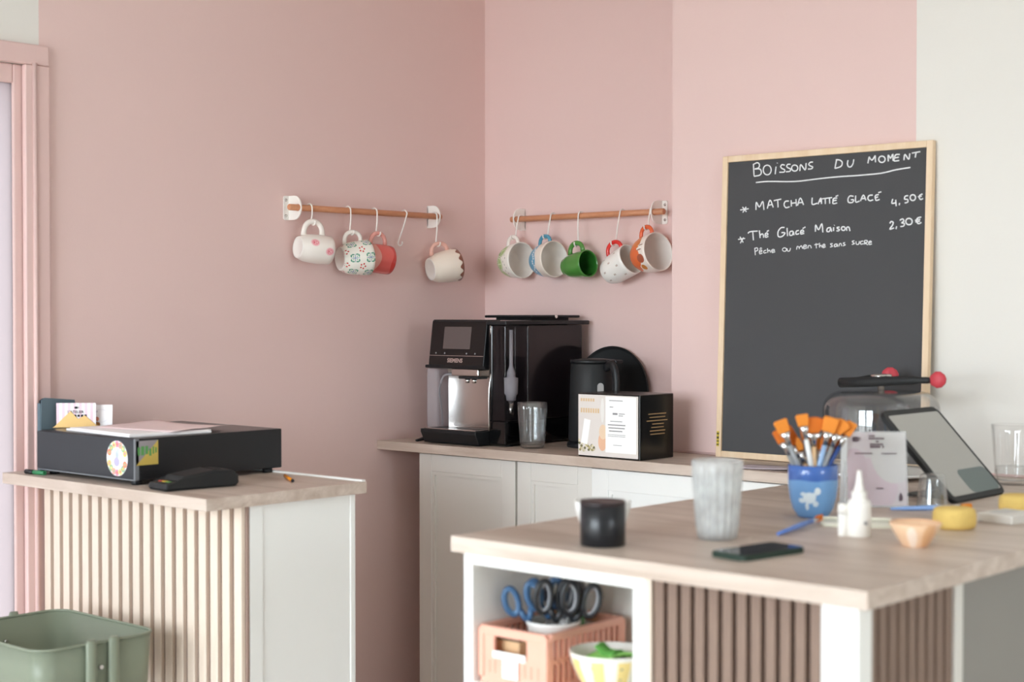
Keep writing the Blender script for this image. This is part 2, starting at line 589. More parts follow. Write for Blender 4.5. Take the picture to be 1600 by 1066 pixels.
CHALK = {
    'heading_boissons': [[853,7721,882,7401],[846,7705,971,7747,1039,7692,1014,7610,896,7584],[896,7584,1054,7575,1104,7488,1058,7417,882,7394],[1278,7664,1339,7643,1385,7594,1402,7530,1388,7468,1345,7424,1285,7411,1224,7431,1179,7480,1161,7545,1175,7607,1218,7651,1286,7663],[1547,7610,1526,7413],[1580,7691,1587,7704],[1808,7627,1731,7648,1686,7601,1726,7549,1804,7512,1794,7453,1652,7455],[1979,7639,1903,7644,1866,7600,1905,7555,1983,7517,1965,7462,1851,7456],[2105,7614,2151,7601,2185,7570,2198,7530,2187,7491,2155,7464,2110,7457,2064,7470,2030,7501,2016,7541,2027,7580,2060,7607,2113,7614],[2261,7451,2283,7613,2418,7467,2440,7642],[2637,7655,2563,7653,2519,7604,2565,7562,2633,7532,2604,7488,2500,7485]],
    'heading_du': [[3317,7659,3276,7453],[3299,7670,3416,7653,3482,7584,3442,7491,3276,7453],[3643,7638,3628,7543,3666,7470,3737,7472,3789,7548,3804,7649]],
    'heading_moment': [[4229,7684,4198,7522],[4229,7684,4309,7594,4397,7705],[4397,7705,4408,7534],[4579,7676,4623,7663,4656,7632,4668,7592,4658,7553,4627,7527,4583,7519,4539,7532,4507,7563,4494,7604,4505,7642,4536,7669,4586,7676],[4756,7533,4752,7690,4817,7607,4873,7704,4884,7540],[5062,7684,4959,7685,4927,7615,5036,7617],[4927,7615,4911,7538,5049,7536],[5175,7537,5199,7675,5304,7550,5327,7691],[5385,7693,5603,7715],[5496,7701,5472,7579]],
    'underline': [[946,7230,1317,7236,2124,7190,2834,7221,3383,7238,3922,7238,4555,7254,4969,7316,5350,7348]],
    'bullet_star': [[478,6532,740,6554],[547,6607,671,6473],[659,6608,559,6461]],
    'matcha': [[966,6511,972,6711,1070,6583,1168,6725,1213,6500],[1310,6529,1389,6747,1492,6554],[1335,6610,1470,6637],[1506,6728,1725,6757],[1622,6736,1638,6547],[1956,6697,1853,6692,1817,6605,1876,6529,1983,6548],[2024,6716,2036,6552],[2167,6736,2187,6555],[2033,6637,2177,6643],[2217,6570,2295,6756,2394,6578],[2242,6634,2366,6644]],
    'latte': [[2643,6751,2648,6582,2795,6601],[2815,6574,2892,6726,2918,6576],[2839,6638,2905,6651],[2914,6705,3215,6723],[3021,6710,3025,6571],[3142,6714,3153,6575],[3361,6703,3270,6701,3246,6644,3344,6652],[3246,6644,3248,6570,3364,6581],[3316,6744,3388,6772]],
    'glace': [[3821,6725,3721,6739,3669,6668,3689,6581,3797,6576,3823,6638,3752,6642],[3881,6741,3886,6581,3992,6598],[4017,6597,4095,6742,4169,6606],[4044,6650,4150,6664],[4352,6729,4254,6722,4221,6651,4275,6594,4369,6612],[4516,6734,4436,6719,4424,6663,4500,6678],[4424,6663,4450,6592,4544,6613],[4505,6778,4584,6799]],
    'price_upper': [[4901,6608,4879,6503,4989,6510],[4980,6582,4998,6425],[5085,6499,5076,6443],[5309,6668,5231,6654,5219,6586,5294,6576,5303,6514,5222,6493],[5434,6684,5470,6672,5496,6645,5506,6609,5498,6574,5473,6549,5437,6541,5402,6552,5375,6580,5365,6616,5373,6651,5399,6676,5441,6683],[5689,6686,5623,6665,5604,6613,5639,6559,5705,6577],[5570,6624,5670,6638]],
    'price_lower': [[4837,6010,4870,6056,4926,6032,4907,5961,4840,5870,4953,5897],[5021,5935,5005,5864],[5103,6078,5177,6106,5212,6052,5155,6014,5224,5995,5209,5934,5124,5922],[5347,6115,5389,6103,5421,6073,5433,6034,5423,5996,5393,5968,5350,5960,5308,5972,5276,6001,5264,6041,5274,6079,5304,6106,5353,6114],[5669,6132,5576,6112,5551,6045,5596,5975,5679,6003],[5510,6059,5644,6078],[5518,6021,5638,6035]],
    'bullet_mark': [[432,5759,651,5776],[490,5825,594,5670],[602,5804,503,5656]],
    'the': [[734,5907,804,5948,1033,5957],[884,5936,910,5721],[1087,5972,1116,5771],[1115,5838,1168,5879,1208,5851,1222,5777],[1259,5833,1348,5853,1324,5897,1270,5876,1280,5789,1365,5806],[1315,5937,1376,5961]],
    'glace_iced': [[1845,6021,1738,6015,1656,5919,1667,5796,1782,5792,1864,5878,1760,5892],[1921,6008,1942,5793],[2102,5919,2015,5906,2010,5817,2086,5822,2110,5903,2132,5813],[2272,5930,2197,5909,2199,5834,2282,5848],[2319,5879,2416,5892,2385,5935,2329,5911,2335,5839,2432,5849],[2384,5975,2465,6011]],
    'maison': [[2759,5880,2762,6052,2851,5925,2939,6077,2974,5856],[3198,5971,3107,5955,3091,5878,3164,5875,3199,5951,3227,5864],[3278,5974,3281,5878],[3295,6019,3302,6028],[3445,5974,3380,5964,3399,5931,3447,5910,3419,5879,3364,5881],[3554,5980,3581,5973,3601,5954,3609,5930,3602,5906,3583,5889,3556,5884,3529,5891,3509,5910,3501,5934,3507,5958,3527,5975,3561,5980],[3654,5871,3651,5954,3712,5958,3744,5861]],
    'small_peche': [[955,5519,980,5331],[955,5509,1033,5517,1047,5456,969,5425],[1103,5405,1181,5426,1153,5460,1102,5438,1116,5361,1194,5379],[1113,5488,1143,5514,1179,5493],[1309,5449,1243,5434,1245,5378,1322,5389],[1346,5498,1361,5381],[1360,5421,1414,5446,1439,5386],[1477,5418,1561,5436,1529,5466,1476,5445,1493,5385,1581,5402]],
    'small_ou': [[1859,5497,1890,5490,1913,5472,1921,5449,1914,5426,1892,5410,1862,5405,1831,5412,1808,5429,1799,5452,1807,5475,1829,5491,1867,5497],[1936,5482,1953,5415,2014,5414,2038,5488]],
    'small_men': [[2218,5441,2238,5522,2284,5504,2304,5455],[2303,5494,2358,5535,2398,5459],[2427,5500,2508,5521,2478,5554,2426,5533,2435,5458,2528,5481],[2555,5464,2564,5529,2628,5527,2652,5462]],
    'small_the': [[2786,5587,2800,5457],[2739,5547,2860,5563],[2885,5594,2889,5471],[2888,5510,2935,5528,2955,5476],[2984,5501,3045,5525,3019,5558,2983,5533,2992,5468,3065,5492]],
    'small_sans': [[3264,5563,3202,5559,3228,5526,3265,5499,3193,5479],[3384,5553,3319,5539,3320,5485,3375,5496,3391,5547,3411,5482],[3447,5487,3457,5551,3500,5556,3523,5492],[3615,5578,3564,5570,3590,5541,3623,5521,3555,5497]],
    'small_sucre': [[3875,5618,3815,5604,3841,5572,3877,5545,3806,5525],[3922,5601,3931,5531,3995,5529,4018,5604],[4124,5601,4054,5591,4055,5527,4136,5537],[4162,5514,4159,5609,4230,5607,4221,5560,4171,5555,4250,5502],[4277,5552,4347,5569,4318,5595,4277,5574,4285,5511,4362,5524]],
}
# ------------------------------------------------------------------ materials
PINK = mat('pink_wall_paint', '#e1c5c0', rough=0.75, spec=0.25, bump=0.08, bscale=220, var=0.02, vscale=2.0)
OFFW = mat('off_white_wall_paint', '#e3e0da', rough=0.8, spec=0.2, bump=0.08, bscale=220)
PINKW = mat('pink_woodwork_paint', '#dcbdb8', rough=0.45, bump=0.03, bscale=90)
CEIL = mat('ceiling_white', '#d5d2cd', rough=0.9)
FLOOR = wood('floor_boards', '#d6d1cb', '#e2ddd8', scale=(2, 18, 18), rough=0.45)
TOP = wood('greyed_oak_laminate', '#ad998a', '#d5c6ba', scale=(2.2, 22, 30), rough=0.42, knots=0.6)
OAK = wood('pale_oak_slat', '#d8c6b4', '#e6d7c8', scale=(30, 30, 2.5), rough=0.55)
FELT = mat('brown_felt_backing', '#9a8277', rough=0.95, bump=0.2, bscale=400)
WALNUT = wood('walnut_slat', '#70594d', '#8c7566', scale=(45, 45, 3), rough=0.55)
DFELT = mat('dark_felt_backing', '#4a352c', rough=0.95, bump=0.2, bscale=400)
WHITE = mat('white_lacquer', '#efefec', rough=0.35, bump=0.01)
CABW = mat('cabinet_white', '#dad7d1', rough=0.42, bump=0.01)
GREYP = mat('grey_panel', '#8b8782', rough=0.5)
BLACK = mat('black_satin', '#18191b', rough=0.45)
BGLOSS = mat('black_gloss', '#0c0b0c', rough=0.08, spec=0.6)
BMATTE = mat('black_matte', '#1c1d1e', rough=0.6)
STEEL = mat('brushed_steel', '#c9c4c0', rough=0.22, metal=1.0)
CHROME = mat('chrome', '#e4e2e0', rough=0.08, metal=1.0)
PAPER = mat('white_paper', '#f3f2f0', rough=0.8)
INK = mat('black_ink', '#26262a', rough=0.8)
GINK = mat('grey_ink', '#8d8b8c', rough=0.8)
GLASS = glass_mat('clear_glass')
GLASS2 = glass_mat('pressed_glass', (0.95, 0.96, 0.96, 1), rough=0.03, mist=0.025, refl=0.11)
CABB = mat('cabinet_bright_white', '#e3e3e0', rough=0.4)
ROD = wood('beech_rod', '#bd7f5c', '#d0946f', scale=(14, 14, 60), rough=0.45)
HOOKW = mat('white_coated_steel', '#efebe5', rough=0.35)

# ------------------------------------------------------------------ the room
RX1, RY0, RZ = 5.4, -5.9, 2.8
struct('floor', B().box(-0.25, RX1 + 0.2, RY0 - 0.2, 0.3, -0.1, 0), FLOOR)
struct('ground', B().box(-30, 30, -50, RY0 - 0.25, -0.3, -0.15), mat('pavement_grey', '#96928c', rough=0.9))
struct('ceiling', B().box(-0.25, RX1 + 0.2, RY0 - 0.2, 0.3, RZ, RZ + 0.1), CEIL)
b = B()
b.box(-0.2, 0, -1.60, 0.0, 0, RZ, mi=0)
b.box(-0.2, 0, -2.62, -1.60, 1.886, RZ, mi=1)
b.box(-0.2, 0, RY0, -2.62, 0, RZ, mi=1)
struct('wall_left', b, [PINK, OFFW])
b = B()
b.box(-0.2, 0.9, 0.0, 0.2, 0, RZ, mi=0)
b.box(0.883, 1.612, -0.195, 0.2, 0, RZ, mi=0)
b.box(1.612, RX1 + 0.2, -0.195, 0.2, 0, RZ, mi=1)
struct('wall_back', b, [PINK, OFFW])
b = B()
b.box(RX1, RX1 + 0.2, RY0, FILLWIN[0], 0, RZ)
b.box(RX1, RX1 + 0.2, FILLWIN[1], -0.195, 0, RZ)
b.box(RX1, RX1 + 0.2, FILLWIN[0], FILLWIN[1], 0, FILLWIN[2])
b.box(RX1, RX1 + 0.2, FILLWIN[0], FILLWIN[1], FILLWIN[3], RZ)
struct('wall_right', b, OFFW)
b = B()
ym = (FILLWIN[0] + FILLWIN[1]) / 2
for q in ((FILLWIN[0], FILLWIN[0] + 0.05, FILLWIN[2], FILLWIN[3]), (FILLWIN[1] - 0.05, FILLWIN[1], FILLWIN[2], FILLWIN[3]), (FILLWIN[0], FILLWIN[1], FILLWIN[2], FILLWIN[2] + 0.05), (FILLWIN[0], FILLWIN[1], FILLWIN[3] - 0.05, FILLWIN[3]), (ym - 0.02, ym + 0.02, FILLWIN[2], FILLWIN[3])):
    b.box(RX1 - 0.03, RX1 + 0.01, q[0], q[1], q[2], q[3], bev=0.004)
struct('window_4', b, WHITE)  # frame around the opening added to brighten the left wall
b = B()
xs = [-0.2] + [v for w_ in WIN for v in w_] + [RX1 + 0.2]
b.box(xs[0], xs[-1], WY - 0.2, WY, 0, WZ0)
b.box(xs[0], xs[-1], WY - 0.2, WY, WZ1, RZ)
for k in range(0, len(xs), 2):
    b.box(xs[k], xs[k + 1], WY - 0.2, WY, WZ0, WZ1)
struct('wall_front', b, OFFW)
for n_, (a, c) in enumerate(WIN):
    b = B()
    for q in ((a, a + 0.05, WZ0, WZ1), (c - 0.05, c, WZ0, WZ1), (a, c, WZ0, WZ0 + 0.05), (a, c, WZ1 - 0.05, WZ1), ((a + c) / 2 - 0.02, (a + c) / 2 + 0.02, WZ0, WZ1), (a, c, 1.6, 1.64)):
        b.box(q[0], q[1], WY - 0.01, WY + 0.03, q[2], q[3], bev=0.004)
    struct('window_%d' % (n_ + 1), b, WHITE)

# glazed door in the left wall, with pink casing
b = B()
b.box(0, 0.016, -1.647, -1.580, 0, 1.8845, bev=0.003)
b.box(0, 0.016, -2.66, -1.580, 1.885, 1.935, bev=0.004)
b.tube([(0.017, -1.622, 0), (0.017, -1.622, 1.89)], 0.006, seg=8)
struct('trim_1', b, PINKW)
door = bpy.data.objects.new('door_1', None)
COL.objects.link(door)
door.location = (0, -2.1, 0)
door['kind'] = 'structure'
FROST = bpy.data.materials.new('frosted_door_glass')
FROST.use_nodes = True
nt = FROST.node_tree
tr = nt.nodes.new('ShaderNodeBsdfTranslucent')
tr.inputs[0].default_value = (0.262, 0.238, 0.236, 1)
nt.links.new(tr.outputs[0], nt.nodes['Material Output'].inputs[0])
ORG = (0, -2.1, 0)
b = B(ORG)
b.box(-0.05, -0.004, -1.668, -1.60, 0, 1.885, bev=0.004)
obj('door_stile', b, PINKW, door)
b = B(ORG)
b.box(-0.05, -0.004, -2.62, -2.53, 0, 1.885, bev=0.004)
obj('door_stile', b, PINKW, door)
b = B(ORG)
b.box(-0.05, -0.004, -2.53, -1.668, 1.838, 1.885, bev=0.004)
obj('door_rail', b, PINKW, door)
b = B(ORG)
b.box(-0.05, -0.004, -2.53, -1.668, 0, 0.12, bev=0.004)
obj('door_rail', b, PINKW, door)
b = B(ORG)
b.box(-0.016, -0.011, -2.53, -1.668, 0.12, 1.838)
obj('door_pane', b, FROST, door)

# ------------------------------------------------------------------ back counter
def shaker(name, x0, x1, z0, z1, y, parent, m, org, rail=0.05):
    """a framed cupboard door: frame with an inner bead, panel as a part of its own"""
    b = B(org)
    t = 0.018
    b.box(x0, x0 + rail, y, y + t, z0, z1, bev=0.0015)
    b.box(x1 - rail, x1, y, y + t, z0, z1, bev=0.0015)
    b.box(x0 + rail, x1 - rail, y, y + t, z1 - rail, z1, bev=0.0015)
    b.box(x0 + rail, x1 - rail, y, y + t, z0, z0 + rail, bev=0.0015)
    for q in ((x0 + rail, x0 + rail + 0.010, z0 + rail, z1 - rail), (x1 - rail - 0.010, x1 - rail, z0 + rail, z1 - rail),
              (x0 + rail + 0.0101, x1 - rail - 0.0101, z1 - rail - 0.010, z1 - rail), (x0 + rail + 0.0101, x1 - rail - 0.0101, z0 + rail, z0 + rail + 0.010)):
        b.box(q[0], q[1], y + 0.003, y + t, q[2], q[3])
    o = obj(name, b, m, parent)
    p = B(org)
    p.box(x0 + rail + 0.010, x1 - rail - 0.010, y + 0.0085, y + t - 0.002, z0 + rail + 0.010, z1 - rail - 0.010)
    obj('door_panel', p, m, o)
    return o


ZT = 0.9
YB = -0.475
specs = [('tall-framed white base cabinet next to the pink corner under the coffee machine', 0.155, 0.537, CABW, -0.452, 0.05),
         ('white base cabinet in the middle below the boxed tea, between two other fronts', 0.541, 0.812, CABW, -0.452, 0.05),
         ('brighter white drawer-front cabinet at the end of the back run by the island', 0.815, 1.545, CABB, -0.462, 0.055)]
for lab, x0, x1, m_, y_, rl in specs:
    t = thing('base_cabinet', lab, 'cabinet', ((x0 + x1) / 2, -0.25, 0), group='base cabinets of the back counter')
    org = t.location.copy()
    t1 = -0.197 if x1 > 0.9 else -0.01
    obj('carcass', B(org).box(x0, x1, y_ + 0.0185, t1 - 0.001, 0.08, ZT - 0.027), m_, t)
    obj('plinth', B(org).box(x0, x1, y_ + 0.06, t1 - 0.001, 0, 0.079), m_, t)
    if x1 > 0.9:
        shaker('drawer_front', x0 + 0.002, x1 - 0.002, 0.60, ZT - 0.03, y_, t, m_, org, rl)
        shaker('drawer_front', x0 + 0.002, x1 - 0.002, 0.085, 0.597, y_, t, m_, org, rl)
    else:
        shaker('door', x0 + 0.002, x1 - 0.002, 0.085, ZT - 0.03, y_, t, m_, org, rl)
b = B((0.8, -0.25, ZT - 0.026))
b.prism([(0.001, YB), (0.001, -0.001), (0.882, -0.001), (0.882, -0.196), (2.36, -0.196), (2.36, YB)], ZT - 0.026, ZT, axis='z', bev=0.0012)
tag(obj('back_worktop', b, TOP), 'grey oak worktop along the back wall carrying the coffee machine and blackboard', 'worktop')
struct('trim_2', B().tube([(0.886, -0.199, ZT + 0.003), (2.36, -0.199, ZT + 0.003)], 0.0035, seg=8), PINKW)

# ------------------------------------------------------------------ till counter on the left
tc = thing('till_counter', 'counter cabinet clad in pale oak slats with a white end panel', 'cabinet', (0.41, -1.44, 0))
org = tc.location.copy()
obj('carcass', B(org).box(0.022, 0.782, -1.588, -1.286, 0.0, ZT - 0.027), CABW, tc)
obj('slat_backing', B(org).box(0.022, 0.797, -1.5945, -1.5885, 0.0, ZT - 0.027), FELT, tc)
b = B(org)
b.box(0.7825, 0.797, -1.587, -1.552, 0, ZT - 0.027, bev=0.001)
b.box(0.7825, 0.794, -1.552, -1.300, 0, ZT - 0.027, bev=0.001)
obj('end_panel', b, WHITE, tc)
obj('edge_strip', B(org).box(0.7825, 0.7965, -1.300, -1.285, 0, ZT - 0.027, bev=0.002), WHITE, tc)
pitch_s = 0.0413
b = B()
b.box(-0.0128, 0.0128, -0.0115, 0.0, 0.0, ZT - 0.028, bev=0.0012, seg=1)
slat = None
for k in range(19):
    x = 0.036 + k * pitch_s
    if slat is None:
        slat = obj('slat', b, OAK, tc)
        slat.location = Vector((x, -1.595, 0)) - org
    else:
        share('slat', slat, tc, Vector((x, -1.595, 0)) - org)
b = B((0.41, -1.49, ZT - 0.026))
b.box(0.018, 0.816, -1.715, -1.268, ZT - 0.026, ZT, bev=0.0012)
wt = obj('till_worktop', b, TOP)
tag(wt, 'grey oak worktop under the black cash drawer', 'worktop')
b = B((0.41, -1.49, ZT - 0.026))
b.box(0.020, 0.813, -1.280, -1.2685, ZT + 0.0003, ZT + 0.0045, bev=0.001)
obj('back_lip', b, WHITE, wt)

# ------------------------------------------------------------------ island
IX0, IX1, IY0 = 1.552, 2.352, -1.752
b = B((1.95, -1.1, ZT - 0.027))
b.box(IX0, IX1, IY0, YB - 0.001, ZT - 0.027, ZT, bev=0.0014)
tag(obj('island_worktop', b, TOP), 'grey oak worktop of the island with paintbrushes, phone and glasses on it', 'worktop')
isl = thing('island_cabinet', 'island base with an open white cubby, walnut slats and a white corner post', 'cabinet', (1.95, -1.1, 0))
org = isl.location.copy()
IZ = ZT - 0.028
FY = -1.733
b = B(org)
b.box(1.566, 1.586, FY, -0.49, 0, IZ, bev=0.001)
obj('side_panel', b, WHITE, isl)
b = B(org)
b.box(1.932, 1.955, FY, -1.46, 0, IZ, bev=0.001)
obj('side_panel', b, WHITE, isl)
obj('top_rail', B(org).box(1.5865, 1.9315, FY, FY + 0.02, IZ - 0.020, IZ, bev=0.001), WHITE, isl)
obj('cubby_back', B(org).box(1.5865, 1.9315, -1.478, -1.465, 0, IZ), CABW, isl)
obj('shelf', B(org).box(1.5865, 1.9315, FY + 0.002, -1.479, 0.632, 0.650, bev=0.001), WHITE, isl)
obj('shelf', B(org).box(1.5865, 1.9315, FY + 0.002, -1.479, 0.28, 0.298, bev=0.001), WHITE, isl)
obj('edge_strip', B(org).box(1.9555, 1.968, FY - 0.001, FY + 0.03, 0, IZ, bev=0.001), OAK, isl)
obj('slat_backing', B(org).box(1.9685, 2.268, FY + 0.0135, FY + 0.022, 0, IZ), DFELT, isl)
b = B(org)
b.box(2.2685, 2.328, FY - 0.001, FY + 0.038, 0, IZ, bev=0.0015)
obj('corner_post', b, WHITE, isl)
b = B()
b.box(-0.0088, 0.0088, -0.0125, 0.0, 0.0, IZ - 0.001, bev=0.001, seg=1)
slat = None
for k in range(12):
    loc = Vector((1.9815 + k * 0.02515, FY + 0.0133, 0)) - org
    if slat is None:
        slat = obj('slat', b, WALNUT, isl)
        slat.location = loc
    else:
        share('slat', slat, isl, loc)
obj('slat_backing', B(org).box(2.300, 2.308, FY + 0.0385, -1.432, 0, IZ), DFELT, isl)
b = B()
b.box(0, 0.0125, -0.0115, 0.0115, 0.0, IZ - 0.001, bev=0.001, seg=1)
slat = None
for k in range(9):
    loc = Vector((2.3082, -1.679 + k * 0.0293, 0)) - org
    if slat is None:
        slat = obj('slat', b, WALNUT, isl)
        slat.location = loc
    else:
        share('slat', slat, isl, loc)
obj('edge_strip', B(org).box(2.300, 2.325, -1.4315, -1.405, 0, IZ, bev=0.002), CABW, isl)
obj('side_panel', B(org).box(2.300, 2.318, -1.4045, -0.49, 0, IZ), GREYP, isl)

# ------------------------------------------------------------------ wall bars, hooks, mugs
def bar(label, axis, a0, a1, z, br0, br1):
    """a beech rod through two white brackets. axis 'y': on the left wall; axis 'x': on the back wall"""
    OFF = 0.040

    def W(s, d, h):          # along the wall, out from the wall, height
        return Vector((d, s, h)) if axis == 'y' else Vector((s, -d, h))
    mid = (a0 + a1) / 2
    loc = W(mid, 0.0, z)
    t = thing('wall_rail', label, 'wall rail', loc)
    b = B(loc)
    n = 12
    b.tube([W(a0, OFF, z), W(a0 + 0.002, OFF, z), W(a0 + (a1 - a0) / 2, OFF, z), W(a1 - 0.002, OFF, z), W(a1, OFF, z)], [0.0075, 0.009, 0.009, 0.009, 0.0075], seg=16)
    obj('rod', b, ROD, t)
    for s0, sg in ((br0, -1), (br1, 1)):
        b = B()
        # flange with a hole, square to the wall
        outer = [(0.0, 0.034)] + [(0.026 + 0.030 * math.sin(PI * k / 12), 0.034 * math.cos(PI * k / 12)) for k in range(13)] + [(0.0, -0.034)]
        m = len(outer)
        hole = []
        for k in range(m):
            a = math.atan2(outer[k][1], outer[k][0] - OFF + 0.012)
            hole.append((OFF + 0.0135 * math.cos(a), 0.0105 * math.sin(a)))
        rows = []
        for s in (0.0, 0.0035):
            rows.append([b.bm.verts.new(W(s0 + sg * s, p[0], z + p[1]) - loc) for p in outer])
            rows.append([b.bm.verts.new(W(s0 + sg * s, p[0], z + p[1]) - loc) for p in hole])
        for k in range(m):
            k2 = (k + 1) % m
            for (i, j) in ((0, 1), (3, 2), (2, 0), (1, 3)):
                b.bm.faces.new((rows[i][k], rows[i][k2], rows[j][k2], rows[j][k]))
        # wall plate with rounded corners
        pl = rrect(0, 0.022, -0.034, 0.034, 0.006)
        A = [b.bm.verts.new(W(s0 + sg * p[0], 0.0005, z + p[1]) - loc) for p in pl]
        C = [b.bm.verts.new(W(s0 + sg * p[0], 0.0035, z + p[1]) - loc) for p in pl]
        b.bm.faces.new(A)
        b.bm.faces.new(C)
        for k in range(len(pl)):
            k2 = (k + 1) % len(pl)
            b.bm.faces.new((A[k], A[k2], C[k2], C[k]))
        br = obj('bracket', b, HOOKW, t)
        for dz in (-0.022, 0.022):
            b = B()
            d = W(0, 1, 0)
            p = W(s0 + sg * 0.014, 0.0036, z + dz) - loc
            b.tube([p, p + d * 0.0012, p + d * 0.002], [0.0042, 0.0042, 0.002], seg=10)
            obj('screw', b, STEEL, br)
    return W


WL = bar('beech rod with white brackets on the darker pink wall left of the corner', 'y', -0.846, -0.243, 1.578, -0.812, -0.262)
WB = bar('beech rod with white brackets on the lighter pink wall above the coffee machine', 'x', 0.150, 0.742, 1.574, 0.174, 0.704)


def hook(W, s, zbar, zlow, label, lean=0.0, out=0.058):
    """S-hook over the rod; returns the point where a handle rests"""
    OFF = 0.040
    pts = []
    r = 0.0125
    for k in range(8):                       # loop over the rod: wall side -> top -> front
        a = math.radians(205 - 205 * k / 7)
        pts.append((s, OFF + r * math.cos(a), zbar + r * math.sin(a)))
    dl = out - 0.009
    pts.append((s + lean * 0.35, (OFF + r + dl) / 2 + 0.002, zbar - (zbar - zlow) * 0.4))
    pts.append((s + lean * 0.8, dl - 0.0005, zlow + 0.014))
    rr = 0.009
    for k in range(1, 8):
        a = math.radians(180 + 200 * k / 7)
        pts.append((s + lean, dl + rr + rr * math.cos(a), zlow + rr + rr * math.sin(a)))
    P = [W(*p) for p in pts]
    base = W(s, OFF, zlow)
    t = B(base)
    t.tube(smooth_path(P, 3), 0.0021, seg=8)
    o = obj('s_hook', t, HOOKW)
    tag(o, label, 'hook', 'white S-hooks on the wall rails')
    return W(s + lean, dl + rr, zlow + 0.0022)


def mug(name, label, P, d, tilt, rb, rt, h, hh, mats, belly=0.0, hw=0.0062, hz=0.5, hs=0.30, hm=None, flatrim=None, roll=0.0, group='mugs hanging on the wall rails'):
    """mug hanging by its handle at P; d: direction the mouth faces; rb/rt base and rim radius; hh: reach of the handle"""
    z = Vector(d).normalized()
    zz = (z * math.cos(tilt) + Vector((0, 0, 1)) * math.sin(tilt)).normalized()
    x = Vector((0, 0, 1)) - zz * zz.z
    x.normalize()
    x = Matrix.Rotation(roll, 3, zz) @ x
    y = zz.cross(x)
    rm = rb + (rt - rb) * hz + belly
    grip = Vector((rm + hh - 2 * hw, 0, h * hz))
    M = frame(x, y, zz, (0, 0, 0))
    M = Matrix.Translation(Vector(P) - (M @ grip)) @ M
    t = thing(name, label, 'mug', group=group)
    t.matrix_world = M
    n = 9
    prof = [(0.0, 0.003), (rb * 0.62, 0.003), (rb * 0.70, 0.0), (rb * 0.86, 0.0)]
    for k in range(n + 1):
        f = k / n
        e = 1 - (1 - min(1, f * 4.0)) ** 2
        prof.append(((rb * 0.86 + (rb - rb * 0.86) * e) + (rt - rb) * f + belly * math.sin(PI * min(1, f * 1.02)) , 0.002 + (h - 0.002) * f))
    outer = len(prof)
    th_ = 0.0034
    prof += [(rt - th_ * 0.5, h + 0.0012), (rt - th_, h)]
    for k in range(n, -1, -1):
        f = k / n
        if k == n:
            continue
        prof.append((max(0.004, rb + (rt - rb) * f + belly * math.sin(PI * f) - th_ - (0.010 if k == 0 else 0.0)), 0.006 + (h - 0.006) * f))
    prof.append((0.0, 0.006))
    mis = [0] * (len(prof) - 1)
    for i in range(outer + 1, len(prof) - 1):
        mis[i] = 1
    mis[0] = mis[1] = mis[2] = 1
    bb = B()
    bb.lathe(prof, seg=40, mis=mis)
    obj('body', bb, [mats[0], mats[1]], t)
    pts = []
    for k in range(13):
        a = PI * k / 12
        zq = h * hz - h * hs * math.cos(a)
        f = zq / h
        rr = rb + (rt - rb) * f + belly * math.sin(PI * f) - 0.003
        reach = rm + hh - hw
        pts.append((rr + (reach - rr) * (math.sin(a) ** 0.7), 0, zq))
    bb = B()
    bb.tube(pts, [hw * 1.15] + [hw] * 11 + [hw * 1.15], seg=10, flat=0.8, up=(0, 1, 0))
    obj('handle', bb, hm or mats[0], t)
    return t


CREAM = '#ece6de'
IN_W = mat('mug_glaze_inside', '#e9e4de', rough=0.4)
m_smile = printed('smiley_print', '#eee7df', [s for (u, v) in ((0.185, 0.36), (0.275, 0.82), (0.70, 0.30)) for s in
                  ((u, v, 0.044, 0.135, '#eebfc2'), (u, v, 0.030, 0.092, '#e2707f', 0.78), (u - 0.010, v + 0.02, 0.005, 0.02, '#d6465c'), (u + 0.010, v + 0.02, 0.005, 0.02, '#d6465c'), (u, v - 0.035, 0.014, 0.02, '#d6465c'))], coat=0.3)
sp = []
for k in range(5):
    a_ = 2 * PI * k / 5 + 0.3
    sp.append((0.5 + 0.15 * math.cos(a_), 0.5 + 0.15 * math.sin(a_), 0.055, 0.055, '#c8453f'))
for cu in (0.0, 1.0):
    for cv in (0.0, 1.0):
        su, sv = (1 if cu == 0 else -1), (1 if cv == 0 else -1)
        sp.append((cu + su * 0.14, cv + sv * 0.24, 0.085, 0.05, '#5b9a82'))
        sp.append((cu + su * 0.22, cv + sv * 0.13, 0.045, 0.09, '#5b9a82'))
        sp.append((cu + su * 0.09, cv + sv * 0.11, 0.05, 0.035, '#7fb39c'))
        sp.append((cu, cv, 0.022, 0.30, '#4a6e9c'))
        sp.append((cu, cv, 0.26, 0.022, '#4a6e9c'))
m_tile = printed('green_tile_print', '#ece9df', sp, coat=0.3, tile=(6, 1.9, 0.5, 0.4))
m_coral = printed('coral_glaze', '#d9635c', [], bands=((-0.1, 0.35, '#dd9d92', 0.05, 3), (0.85, 1.2, '#c9443e', 0.04, 4)), rough=0.25, coat=0.4)
m_scal = printed('scalloped_cream', '#ecdfd0', [], bands=((0.90, 1.3, '#8a5340', 0.05, 12),), coat=0.3)
m_lime = printed('lime_print', '#efeae0', [s for (u, v) in ((0.28, 0.25), (0.14, 0.42), (0.42, 0.30)) for s in
                 ((u, v, 0.075, 0.30, '#8f9c6a'), (u, v, 0.070, 0.28, '#e7ecd0'), (u, v, 0.062, 0.245, '#a9c37f'), (u, v, 0.060, 0.014, '#eaf0d5'), (u, v, 0.004, 0.24, '#eaf0d5'), (u + 0.03, v - 0.12, 0.018, 0.06, '#7da558'))]
                 + [(0.20 + 0.03 * k, 0.70 + 0.08 * math.sin(k * 2.1), 0.010, 0.012, '#5e5f4e') for k in range(7)], coat=0.3)
